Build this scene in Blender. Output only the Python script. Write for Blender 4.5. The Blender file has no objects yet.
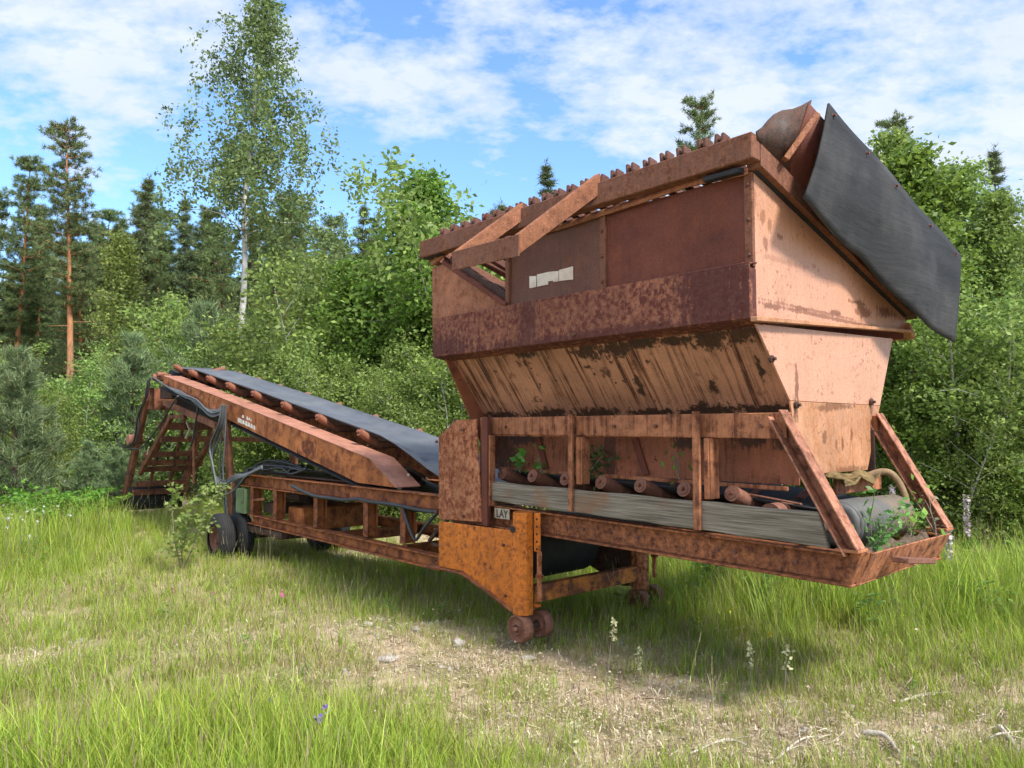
import bpy, math, random
import numpy as np
from mathutils import Vector, Matrix
R = math.radians
scene = bpy.context.scene
COL = scene.collection

# ------------------------------------------------------------------ camera, sky, sun, exposure
F_PX, PITCH, EYE = 770.0, R(3.42), 1.6
cam_d = bpy.data.cameras.new('camera'); cam = bpy.data.objects.new('camera', cam_d); COL.objects.link(cam)
cam.location = (0, 0, EYE); cam.rotation_euler = (R(90)+PITCH, 0, 0)
cam_d.sensor_width = 36; cam_d.lens = F_PX/1024*36; cam_d.clip_end = 2000; cam_d.clip_start = .05
scene.camera = cam

Ud = Vector((.679, -.734, 0)).normalized(); Vd = Vector((-Ud.y, Ud.x, 0)); ORG = Vector((.1, 5.95, 0))
SUN_EL, SUN_OFF = 48, 1
sh = Ud*math.cos(R(SUN_OFF)) + Vd*math.sin(R(SUN_OFF))
to_sun = Vector((sh.x*math.cos(R(SUN_EL)), sh.y*math.cos(R(SUN_EL)), math.sin(R(SUN_EL))))
sd = bpy.data.lights.new('sun', 'SUN'); sd.energy = 2.6; sd.angle = R(10); sd.color = (1, .955, .88)
so = bpy.data.objects.new('sun', sd); COL.objects.link(so); so.rotation_euler = to_sun.to_track_quat('Z', 'Y').to_euler(); so.location = (6, -6, 12)

world = bpy.data.worlds.new('World'); scene.world = world; world.use_nodes = True
wn, wl = world.node_tree.nodes, world.node_tree.links
bg = wn['Background']; bg.inputs['Strength'].default_value = .15
world.cycles.sampling_method = 'MANUAL'; world.cycles.sample_map_resolution = 256
sky = wn.new('ShaderNodeTexSky'); sky.sky_type = 'NISHITA'; sky.sun_disc = False
sky.sun_elevation = R(SUN_EL); sky.sun_rotation = math.atan2(to_sun.x, to_sun.y); sky.air_density = 1.0; sky.dust_density = .6; sky.ozone_density = 2.0
tc = wn.new('ShaderNodeTexCoord')
def wmath(op, a, b=None, c=None):
    m = wn.new('ShaderNodeMath'); m.operation = op
    for i, x in enumerate((a, b, c)):
        if x is None: continue
        if isinstance(x, (int, float)): m.inputs[i].default_value = x
        else: wl.new(x, m.inputs[i])
    return m.outputs[0]
sep = wn.new('ShaderNodeSeparateXYZ'); wl.new(tc.outputs['Generated'], sep.inputs[0])
den = wmath('ADD', wmath('MAXIMUM', sep.outputs[2], 0), .30)
cmb = wn.new('ShaderNodeCombineXYZ')
wl.new(wmath('DIVIDE', sep.outputs[0], den), cmb.inputs[0]); wl.new(wmath('DIVIDE', sep.outputs[1], den), cmb.inputs[1])
def wnoise(scale, detail, rough, dist=0, off=(0, 0, 0), sc=(1, 1, 1), rot=0):
    mp = wn.new('ShaderNodeMapping'); mp.inputs['Location'].default_value = off; mp.inputs['Scale'].default_value = sc; mp.inputs['Rotation'].default_value = (0, 0, rot)
    wl.new(cmb.outputs[0], mp.inputs['Vector'])
    n = wn.new('ShaderNodeTexNoise'); n.inputs['Scale'].default_value = scale; n.inputs['Detail'].default_value = detail
    n.inputs['Roughness'].default_value = rough; n.inputs['Distortion'].default_value = dist
    wl.new(mp.outputs[0], n.inputs['Vector']); return n.outputs[0]
big = wnoise(1.6, 3, .5, .3, (3.1, 1.7, 0))
fine = wnoise(6.0, 6, .6, .15, (0, 0, 0), (1, 1.5, 1), R(25))
puff = wnoise(17, 4, .6, .1, (2, 5, 0), (1, 1.3, 1), R(-15))
dens = wmath('ADD', wmath('ADD', wmath('MULTIPLY', fine, .60), wmath('MULTIPLY', puff, .42)), wmath('MULTIPLY', big, .26))
def wblob(px, py, rad, amt):
    global dens
    d = Vector(((px-512)/F_PX, 1, (430-py)/F_PX)).normalized()
    vm = wn.new('ShaderNodeVectorMath'); vm.operation = 'DOT_PRODUCT'; wl.new(tc.outputs['Generated'], vm.inputs[0]); vm.inputs[1].default_value = d
    mr = wn.new('ShaderNodeMapRange'); mr.interpolation_type = 'SMOOTHSTEP'; wl.new(vm.outputs['Value'], mr.inputs[0])
    mr.inputs[1].default_value = math.cos(R(rad)); mr.inputs[2].default_value = 1; mr.inputs[3].default_value = 0; mr.inputs[4].default_value = amt
    dens = wmath('ADD', dens, mr.outputs[0])
for b in ((-20, 120, 6, -.10), (250, 215, 11, -.22), (370, 215, 9, -.20), (90, 215, 8, -.06), (490, 190, 10, -.20), (590, 195, 7, -.10), (400, 15, 4, -.08), (20, 55, 4, -.06), (560, 30, 5, -.04),
          (120, 75, 10, .12), (340, 95, 8, .12), (440, 115, 6, .10), (520, 70, 10, .09), (760, 70, 20, .05), (980, 140, 12, .12), (840, 40, 5, -.06), (930, 90, 5, -.05), (700, 130, 8, .06), (20, 20, 6, .07)):
    wblob(*b)
# added unseen bank of bright cloud behind left of the camera, as fill light
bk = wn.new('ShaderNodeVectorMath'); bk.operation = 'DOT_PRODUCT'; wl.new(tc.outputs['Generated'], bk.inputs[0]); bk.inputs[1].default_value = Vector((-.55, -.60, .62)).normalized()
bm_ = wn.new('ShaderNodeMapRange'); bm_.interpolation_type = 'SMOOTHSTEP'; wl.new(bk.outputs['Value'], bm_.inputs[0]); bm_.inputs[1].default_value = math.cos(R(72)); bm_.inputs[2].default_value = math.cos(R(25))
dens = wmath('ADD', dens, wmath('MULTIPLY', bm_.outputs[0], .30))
cr = wn.new('ShaderNodeValToRGB'); wl.new(dens, cr.inputs[0])
cr.color_ramp.elements[0].position = .57; cr.color_ramp.elements[0].color = (0, 0, 0, 1)
cr.color_ramp.elements[1].position = .80; cr.color_ramp.elements[1].color = (1, 1, 1, 1)
e = cr.color_ramp.elements.new(.67); e.color = (.5, .5, .5, 1)
cc = wn.new('ShaderNodeMix'); cc.data_type = 'RGBA'; wl.new(wnoise(5, 6, .55, .2, (7, 2, 0)), cc.inputs[0])
cc.inputs[6].default_value = (1.7, 1.95, 2.4, 1); cc.inputs[7].default_value = (2.5, 2.6, 2.76, 1)
tint = wn.new('ShaderNodeMix'); tint.data_type = 'RGBA'; tint.blend_type = 'MULTIPLY'; tint.inputs[0].default_value = 1
wl.new(sky.outputs[0], tint.inputs[6]); tint.inputs[7].default_value = (.54, .66, .77, 1)
mx = wn.new('ShaderNodeMix'); mx.data_type = 'RGBA'
wl.new(wmath('MULTIPLY', cr.outputs[0], .90), mx.inputs[0]); wl.new(tint.outputs[2], mx.inputs[6])
bs_ = wn.new('ShaderNodeVectorMath'); bs_.operation = 'SCALE'; wl.new(cc.outputs[2], bs_.inputs[0]); wl.new(wmath('ADD', wmath('MULTIPLY', bm_.outputs[0], .55), 1.), bs_.inputs['Scale']); wl.new(bs_.outputs[0], mx.inputs[7])  # extra brightness for the added cloud bank
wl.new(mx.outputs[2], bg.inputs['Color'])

vs = scene.view_settings; vs.view_transform = 'Standard'; vs.look = 'None'; vs.gamma = 1; vs.use_curve_mapping = False; vs.exposure = 1.5
scene.cycles.use_denoising = True
scene.cycles.use_adaptive_sampling = True; scene.cycles.adaptive_threshold = .03
scene.cycles.max_bounces = 6; scene.cycles.diffuse_bounces = 3; scene.cycles.transmission_bounces = 4; scene.cycles.glossy_bounces = 2

# ------------------------------------------------------------------ measuring helpers (plain camera geometry of the photograph)
def ray(px, py):
    x = (px-512)/F_PX; y = (384-py)/F_PX
    return Vector((x, math.cos(PITCH)-y*math.sin(PITCH), math.sin(PITCH)+y*math.cos(PITCH)))
CAMP = Vector((0, 0, EYE))
def loc(p): d = p-ORG; return (d.dot(Ud), d.dot(Vd), d.z)
def onv(px, py, v=0.):                                   # machine point on the plane v
    d = ray(px, py); t = (v-(CAMP-ORG).dot(Vd))/d.dot(Vd); return loc(CAMP+d*t)
def onu(px, py, u):
    d = ray(px, py); t = (u-(CAMP-ORG).dot(Ud))/d.dot(Ud); return loc(CAMP+d*t)
def gnd(px, py, z=0.):                                   # ground point in world space
    d = ray(px, py); t = (z-EYE)/d.z; p = CAMP+d*t; return (p.x, p.y)
def far(px, D): return ((px-512)/F_PX*D, D)
def top_h(py, D): return EYE+(430-py)/F_PX*D

def smooth(a, b, x):
    t = np.clip((x-a)/(b-a), 0, 1); return t*t*(3-2*t)
def ground_h(x, y):
    x = np.asarray(x, float); y = np.asarray(y, float)
    h = .03*np.sin(x*1.3+.7*y)+.025*np.sin(2.1*y-x*.8+1)+.02*np.sin(3.3*x+1.9*y)
    h = h*smooth(2, 4, np.hypot(x, y))
    h = h + .12*smooth(9.5, 14, y)*smooth(3, -3, x) + .25*smooth(8, 12, y)*smooth(2, 5, x)
    return h

# ------------------------------------------------------------------ materials
def new_mat(name):
    m = bpy.data.materials.new(name); m.use_nodes = True
    return m, m.node_tree.nodes, m.node_tree.links, m.node_tree.nodes['Principled BSDF']
def rgb(c): return (c[0], c[1], c[2], 1)
class NB:
    def __init__(s, n, l): s.n, s.l = n, l
    def coord(s, scale=(1, 1, 1), loc=(0, 0, 0), rot=(0, 0, 0), kind='Object'):
        t = s.n.new('ShaderNodeTexCoord'); m = s.n.new('ShaderNodeMapping')
        m.inputs['Scale'].default_value = scale; m.inputs['Location'].default_value = loc; m.inputs['Rotation'].default_value = rot
        s.l.new(t.outputs[kind], m.inputs['Vector']); return m.outputs[0]
    def noise(s, vec, scale, detail=5, rough=.55, dist=0):
        n = s.n.new('ShaderNodeTexNoise'); n.inputs['Scale'].default_value = scale; n.inputs['Detail'].default_value = detail
        n.inputs['Roughness'].default_value = rough; n.inputs['Distortion'].default_value = dist
        s.l.new(vec, n.inputs['Vector']); return n.outputs[0]
    def ramp(s, fac, stops):
        r = s.n.new('ShaderNodeValToRGB'); s.l.new(fac, r.inputs[0]); els = r.color_ramp.elements
        while len(els) < len(stops): els.new(.5)
        for e, (p, c) in zip(els, stops): e.position = p; e.color = rgb(c) if not isinstance(c, (int, float)) else (c, c, c, 1)
        return r.outputs[0]
    def mix(s, fac, a, b, mode='MIX'):
        m = s.n.new('ShaderNodeMix'); m.data_type = 'RGBA'; m.blend_type = mode
        for i, x in ((0, fac), (6, a), (7, b)):
            if isinstance(x, (int, float)): m.inputs[i].default_value = x
            elif isinstance(x, tuple): m.inputs[i].default_value = rgb(x)
            else: s.l.new(x, m.inputs[i])
        return m.outputs[2]
    def math(s, op, a, b=None):
        m = s.n.new('ShaderNodeMath'); m.operation = op
        for i, x in enumerate((a, b)):
            if x is None: continue
            if isinstance(x, (int, float)): m.inputs[i].default_value = x
            else: s.l.new(x, m.inputs[i])
        return m.outputs[0]
    def bump(s, h, strength, dist, bsdf):
        b = s.n.new('ShaderNodeBump'); b.inputs['Strength'].default_value = strength; b.inputs['Distance'].default_value = dist
        s.l.new(h, b.inputs['Height']); s.l.new(b.outputs[0], bsdf.inputs['Normal'])

def rust(name, paint, rdark, rlight, cover=.5, soft=.06, scale=5., streak=.45, streak_dir=(1, 1, .1), spots=.5, var=.35, rough=.8, srot=(0, 0, 0), spot_scale=38., spec=.25, stains=(), flake=0.):
    """weathered paint going over into rust: blotches, running streaks and pin spots"""
    m, n, l, b = new_mat(name); k = NB(n, l)
    off = (len(name)*1.37, len(name)*.61, 0)
    v = k.coord(loc=off)
    blot = k.noise(v, scale, 6, .62, .25)
    vs_ = k.coord(scale=tuple(11*q for q in streak_dir), rot=srot, loc=off)
    st = k.noise(vs_, 2.2, 4, .6, .15)
    f = k.math('ADD', k.math('MULTIPLY', blot, 1-streak), k.math('MULTIPLY', st, streak))
    cov = .5+(.5-cover)*.42
    mask = k.ramp(f, ((cov-soft, 0.), (cov+soft, 1.)))
    sp = k.noise(v, spot_scale, 2, .6)
    spm = k.ramp(sp, ((.60, 0.), (.66, 1.)))
    zone = k.ramp(k.noise(v, 3.1, 3, .5), ((.40, 0.), (.62, 1.)))
    mask2 = k.math('MAXIMUM', mask, k.math('MULTIPLY', k.math('MULTIPLY', spm, zone), spots))
    stm = None
    if stains:
        pt = k.coord(); wob = k.noise(v, 22, 4, .7); wz = k.noise(k.coord(scale=(30, 30, 3)), 1, 3, .6)
        for c_, r_, am in stains:
            a_ = n.new('ShaderNodeVectorMath'); a_.operation = 'SUBTRACT'; l.new(pt, a_.inputs[0]); a_.inputs[1].default_value = c_
            b_ = n.new('ShaderNodeVectorMath'); b_.operation = 'DIVIDE'; l.new(a_.outputs[0], b_.inputs[0]); b_.inputs[1].default_value = r_
            d_ = n.new('ShaderNodeVectorMath'); d_.operation = 'LENGTH'; l.new(b_.outputs[0], d_.inputs[0])
            q = k.math('ADD', d_.outputs['Value'], k.math('MULTIPLY', k.math('SUBTRACT', k.math('ADD', wob, wz), 1.), 2.2))
            sm_ = k.math('MULTIPLY', k.ramp(q, ((.62, 1.), (1.10, 0.))), am); stm = sm_ if stm is None else k.math('MAXIMUM', stm, sm_)
    rc = k.ramp(k.noise(v, scale*2.7, 5, .7), ((.32, rdark), (.52, tuple(.5*(a+c) for a, c in zip(rdark, rlight))), (.70, rlight)))
    tone = k.ramp(k.math('ADD', k.math('MULTIPLY', k.noise(v, 1.7, 4, .6), .5), k.math('MULTIPLY', st, .5)), ((.38, tuple(c*(1-var) for c in paint)), (.60, tuple(min(1, c*(1+var*.55)) for c in paint))))
    col = k.mix(mask2, tone, rc)
    if stm is not None: col = k.mix(stm, col, k.mix(.30, rdark, rc))
    fine = k.noise(v, 95, 2, .7)
    col = k.mix(.22, col, k.ramp(fine, ((.3, .12), (.7, .88))), 'OVERLAY')
    l.new(col, b.inputs['Base Color'])
    b.inputs['Specular IOR Level'].default_value = spec
    l.new(k.ramp(mask2, ((0., rough-.22), (1., rough+.1))), b.inputs['Roughness'])
    wave = k.noise(v, 1.6, 2, .4)
    h = k.math('ADD', k.math('MULTIPLY', fine, .25), k.math('ADD', k.math('MULTIPLY', mask2, .35), k.math('MULTIPLY', wave, 3.5)))
    k.bump(h, .55, .016, b)
    return m

M = {}
def PV(px, py, u=2.1): return Vector(onu(px, py, u))
M['panel'] = rust('rusted_panel', (0.145, 0.044, 0.028), (0.075, 0.028, 0.023), (0.176, 0.055, 0.032), .45, .14, 2.4, .5, (1, 1, .08), .3, .3, .85)
M['panel_grey'] = rust('stained_panel', (0.132, 0.062, 0.044), (0.075, 0.039, 0.033), (0.202, 0.084, 0.049), .42, .14, 2.6, .6, (1, 1, .06), .3, .3, .8)
M['rail'] = rust('rusted_rail', (0.185, 0.078, 0.045), (0.07, 0.028, 0.02), (0.26, 0.11, 0.06), .5, .08, 11, .45, (1, 1, .12), .8, .35, spot_scale=55)
M['bracket'] = rust('bracket_rust', (0.33, 0.135, 0.068), (0.1, 0.038, 0.024), (0.29, 0.115, 0.06), .42, .08, 12, .4, (1, 1, .15), .8, .35, spot_scale=55)
M['band'] = rust('flaking_band', (0.31, 0.125, 0.068), (0.065, 0.02, 0.018), (0.145, 0.042, 0.028), .56, .10, 32, .40, (1, 1, .3), .8, .45, spot_scale=60, stains=((( .35, -.3, 2.36), (.10, .3, .4), .75), ((1.9, -.3, 2.4), (.35, .3, .4), .9), ((-.7, -.3, 2.25), (.45, .3, .12), .9), ((.9, -.3, 2.22), (1.4, .3, .05), .8)))
sl_st = [((u, -.13, 2.165-.01*(i % 3)), (.16, .4, .03+.016*((i*7) % 4)), 1.) for i, u in enumerate((.15, .75, 1.0, 1.25, 1.5, 1.72, 1.95))]+[((u, .22, 1.72), (.28, .5, .035+.012*((i*5) % 3)), 1.) for i, u in enumerate((-.5, .05, .55, 1.05, 1.5, 1.95))]+[((1.06, .05, 1.92), (.035, .2, .05), 1.), ((1.05, .1, 1.86), (.028, .2, .035), 1.), ((1.62, .1, 1.87), (.03, .2, .05), 1.), ((1.98, .05, 1.95), (.022, .2, .09), 1.), ((.82, .0, 2.0), (.05, .3, .04), .8)]
M['slope'] = rust('streaked_slope', (0.41, 0.2, 0.12), (0.035, 0.02, 0.014), (0.15, 0.05, 0.02), .40, .07, 5, .78, (1.5, .05, .05), 1., .34, .75, (0, 0, 0), 15, stains=sl_st)
M['skirt'] = rust('skirt_rust', (0.265, 0.092, 0.046), (0.045, 0.022, 0.016), (0.15, 0.052, 0.026), .34, .07, 4, .5, (1.3, .12, .12), 1., .3, .8, (0, 0, 0), 17, stains=[((u, .25, 1.53), (w, .5, .06), 1.) for u, w in ((-.35, .3), (1.35, .2), (1.75, .16), (2.0, .12))]+[((-.55, .25, 1.45), (.25, .4, .3), .8), ((.62, .25, 1.4), (.09, .4, .3), .8)])
end_st = [((2.1, PV(px, py).y, PV(px, py).z), (.3, rv, rz), am) for px, py, rv, rz, am in ((752, 312, .07, .05, .9), (770, 306, .10, .022, .9), (802, 309, .11, .020, .95), (836, 313, .10, .025, .9), (862, 312, .14, .05, .9), (885, 312, .20, .05, 1.), (858, 303, .16, .018, .9), (762, 216, .05, .045, .6), (770, 226, .03, .05, .6), (780, 237, .03, .025, .8), (755, 200, .02, .10, .5), (766, 243, .03, .05, .7), (752, 250, .03, .25, .5), (815, 311, .7, .012, .7), (830, 318, 1.2, .016, .8), (785, 262, .3, .02, .35))]
end_st += [((2.1, PV(px, py).y, PV(px, py).z), (.3, rv, rz), am) for px, py, rv, rz, am in ((798, 390, .025, .15, .95), (797, 406, .05, .08, 1.), (872, 404, .045, .06, 1.), (772, 360, .03, .03, .9))]
M['salmon'] = rust('faded_salmon_paint', (0.45, 0.235, 0.15), (.15, .06, .03), (.34, .14, .075), .06, .05, 5, .30, (1, 1, .10), .65, .10, .62, spot_scale=30, stains=end_st)
low_st = [((2.1, PV(px, py).y, PV(px, py).z), (.3, rv, rz), am) for px, py, rv, rz, am in ((840, 406, .22, .025, 1.), (825, 408, .14, .02, .9), (826, 437.5, .030, .045, 1.), (837, 444.5, .026, .04, 1.), (843.5, 444, .022, .045, 1.), (852.5, 435, .024, .05, 1.), (797, 412, .04, .08, 1.), (872, 408, .04, .07, 1.), (850, 470, .3, .03, .8))]
M['salmon_low'] = rust('worn_salmon_paint', (0.46, 0.23, 0.125), (.14, .06, .03), (.42, .17, .06), .36, .10, 9, .6, (1.2, 1.2, .10), 1., .28, .65, spot_scale=30, stains=low_st)
M['frame'] = rust('feeder_frame_rust', (0.41, 0.165, 0.078), (0.055, 0.022, 0.016), (0.19, 0.062, 0.028), .47, .08, 11, .5, (1.3, 1, .10), .9, .28, spot_scale=45)
M['main'] = rust('main_beam_rust', (0.34, 0.125, 0.05), (0.038, 0.018, 0.015), (0.17, 0.055, 0.026), .48, .10, 24, .25, (1, 1, .3), .9, .4, spot_scale=50)
M['orange'] = rust('orange_paint', (0.58, 0.165, 0.02), (0.075, 0.026, 0.016), (0.24, 0.075, 0.024), .34, .10, 26, .25, (1, 1, .2), 1., .25, .7, spot_scale=50)
M['plate'] = rust('flaking_plate', (0.5, 0.21, 0.105), (0.075, 0.024, 0.018), (0.3, 0.085, 0.026), .54, .09, 26, .35, (1, 1, .2), .9, .35, spot_scale=55)
M['beam'] = rust('conveyor_rust', (0.47, 0.160, 0.048), (0.07, 0.026, 0.018), (0.22, 0.065, 0.024), .48, .09, 7, .28, (.7, 1, .12), .9, .34, spot_scale=45)
M['beam_top'] = rust('beam_top_rust', (0.370, 0.167, 0.110), (0.150, 0.066, 0.044), (0.299, 0.132, 0.079), .4, .12, 5, .2, (1, 1, 1), .5, .25)
M['chassis'] = rust('chassis_rust', (0.36, 0.122, 0.038), (0.062, 0.024, 0.018), (0.19, 0.06, 0.028), .50, .10, 9, .2, (.6, 1, .3), .5, .3)
M['stand'] = rust('stand_rust', (.25, .095, .045), (.05, .024, .020), (.16, .06, .032), .55, .1, 6, .4, (1, 1, .2), .5, .3)
M['roller'] = rust('roller_rust', (0.194, 0.084, 0.055), (0.079, 0.035, 0.026), (0.264, 0.123, 0.079), .45, .1, 14, .1, (1, 1, 1), .5, .3)
M['troller'] = rust('conveyor_roller_paint', (0.22, 0.085, 0.048), (0.1, 0.035, 0.022), (0.24, 0.09, 0.05), .3, .1, 10, .1, (1, 1, 1), .5, .3)
M['steel'] = rust('dark_steel', (.07, .045, .035), (.03, .022, .02), (.13, .06, .04), .5, .1, 8, .2, (1, 1, 1), .3, .3)

def plain(name, col, rough=.8, var=.3, scale=6, bump=.2, streak=(1, 1, 1), spec=.3, dust=None):
    m, n, l, b = new_mat(name); k = NB(n, l); v = k.coord(scale=streak)
    nz = k.noise(v, scale, 8, .6)
    c = k.ramp(nz, ((.3, tuple(x*(1-var) for x in col)), (.7, tuple(min(1, x*(1+var)) for x in col))))
    if dust: c = k.mix(k.ramp(k.noise(k.coord(), 2.3, 6, .6), ((.45, 0.), (.75, .8))), c, dust)
    l.new(c, b.inputs['Base Color']); b.inputs['Roughness'].default_value = rough; b.inputs['Specular IOR Level'].default_value = spec
    k.bump(k.noise(v, scale*6, 4, .6), bump, .01, b)
    return m
M['rubber'] = plain('weathered_rubber', (.024, .024, .025), .75, .5, 3, .5, (.25, .25, 2.2), .25, (.065, .062, .060))
M['belt'] = plain('conveyor_belt', (.085, .093, .112), .55, .22, 2.5, .15, (.3, 2.5, .3), .45, (.14, .145, .15))
M['black'] = plain('black_rubber', (.018, .018, .02), .7, .3, 8, .2)
M['cable'] = plain('cable_sheath', (.028, .030, .034), .5, .4, 9, .1, (1, 1, 1), .4)
M['cable_grey'] = plain('grey_cable_sheath', (.085, .09, .095), .5, .3, 9, .1, (1, 1, 1), .4)
M['tyre'] = plain('tyre_rubber', (.024, .025, .027), .8, .3, 10, .3, spec=.15, dust=(.05, .046, .042))
M['green'] = plain('green_box_paint', (.13, .19, .085), .45, .2, 6, .1, dust=(.2, .2, .13))
M['white'] = plain('torn_white_sticker', (.74, .72, .66), .6, .12, 9, .1, dust=(.36, .17, .07))
M['letters'] = plain('sign_letters', (.04, .05, .045), .7, .2)
M['signplate'] = plain('sign_plate', (.42, .37, .29), .7, .35, 24, dust=(.20, .12, .07))
M['post'] = rust('pinkish_post', (.36, .155, .092), (.06, .026, .02), (.20, .075, .04), .40, .10, 16, .15, (1, 1, .5), .9, .3, spot_scale=50)
M['tan'] = plain('tan_cloth', (.20, .135, .075), .9, .35, 14, .3)
M['moss'] = plain('mossy_dirt', (.16, .11, .045), .95, .6, 30, .6)
M['soil'] = plain('soil_heap', (.10, .07, .045), .95, .5, 30, .6)
M['drum'] = plain('drum_rubber', (.09, .09, .085), .6, .35, 5, .2, (1, .2, 1), dust=(.22, .15, .08))
def wood_mat():
    m, n, l, b = new_mat('weathered_wood'); k = NB(n, l)
    g = k.noise(k.coord(scale=(.8, 8, 34)), 3, 7, .62, .6)
    c = k.ramp(g, ((.30, (.045, .036, .027)), (.46, (.145, .122, .092)), (.66, (.27, .235, .185))))
    stain = k.ramp(k.noise(k.coord(loc=(3, 0, 1)), 2.6, 5, .6), ((.60, 0.), (.72, .75)))
    c = k.mix(stain, c, (.21, .095, .04)); l.new(c, b.inputs['Base Color']); b.inputs['Roughness'].default_value = .9
    k.bump(g, .5, .008, b); return m
M['wood'] = wood_mat()
M['deadwood'] = plain('bleached_wood', (.42, .37, .31), .9, .45, 9, .4, (1, 1, 1))
M['twig'] = plain('dry_twig', (.24, .18, .125), .9, .45, 15, .3)
M['stone'] = plain('pale_stone', (.36, .325, .29), .9, .3, 9, .5)

def leaf_mat(name, trans=.35, rough=.5, sat=1.0):
    m, n, l, b = new_mat(name); k = NB(n, l)
    a = n.new('ShaderNodeAttribute'); a.attribute_name = 'col'
    oi = n.new('ShaderNodeObjectInfo')
    hs = n.new('ShaderNodeHueSaturation'); l.new(a.outputs['Color'], hs.inputs['Color']); hs.inputs['Saturation'].default_value = sat
    l.new(k.math('ADD', k.math('MULTIPLY', oi.outputs['Random'], .03), .485), hs.inputs['Hue'])
    l.new(k.math('ADD', k.math('MULTIPLY', oi.outputs['Random'], .3), .85), hs.inputs['Value'])
    l.new(hs.outputs[0], b.inputs['Base Color']); b.inputs['Roughness'].default_value = rough; b.inputs['Specular IOR Level'].default_value = .3
    t = n.new('ShaderNodeBsdfTranslucent'); l.new(hs.outputs[0], t.inputs[0])
    mx = n.new('ShaderNodeMixShader'); mx.inputs[0].default_value = trans; l.new(b.outputs[0], mx.inputs[1]); l.new(t.outputs[0], mx.inputs[2])
    l.new(mx.outputs[0], n['Material Output'].inputs[0]); return m
M['leaf'] = leaf_mat('leaf', .45); M['needle'] = leaf_mat('needle', .15, .6); M['blade'] = leaf_mat('grass_blade', .4, .55); M['litter'] = leaf_mat('dry_litter', .1, .8); M['petal'] = leaf_mat('petal', .3, .6)
def bark_mat(name, low, high, z0, z1, marks=None):
    m, n, l, b = new_mat(name); k = NB(n, l)
    t = n.new('ShaderNodeTexCoord'); s = n.new('ShaderNodeSeparateXYZ'); l.new(t.outputs['Object'], s.inputs[0])
    mr = n.new('ShaderNodeMapRange'); l.new(s.outputs[2], mr.inputs[0]); mr.inputs[1].default_value = z0; mr.inputs[2].default_value = z1
    nz = k.noise(k.coord(scale=(1, 1, .35)), 9, 7, .65)
    c = k.mix(mr.outputs[0], low, high)
    c = k.mix(.55, c, k.ramp(nz, ((.3, .15), (.7, .8))), 'OVERLAY')
    if marks: c = k.mix(k.ramp(k.noise(k.coord(scale=(1, 1, 2.6)), 2.6, 6, .65), ((.55, 0.), (.62, .9))), c, marks)
    l.new(c, b.inputs['Base Color']); b.inputs['Roughness'].default_value = .9; k.bump(nz, .6, .02, b); return m
M['bark_pine'] = bark_mat('pine_bark', (.15, .10, .08), (.38, .17, .075), 1, 6)
M['bark_spruce'] = bark_mat('spruce_bark', (.13, .105, .085), (.16, .115, .09), 0, 6)
M['bark_birch'] = bark_mat('birch_bark', (.36, .345, .32), (.42, .40, .37), 0, 6, (.05, .045, .04))
M['bark_aspen'] = bark_mat('aspen_bark', (.17, .15, .11), (.20, .19, .13), 0, 6)

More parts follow.
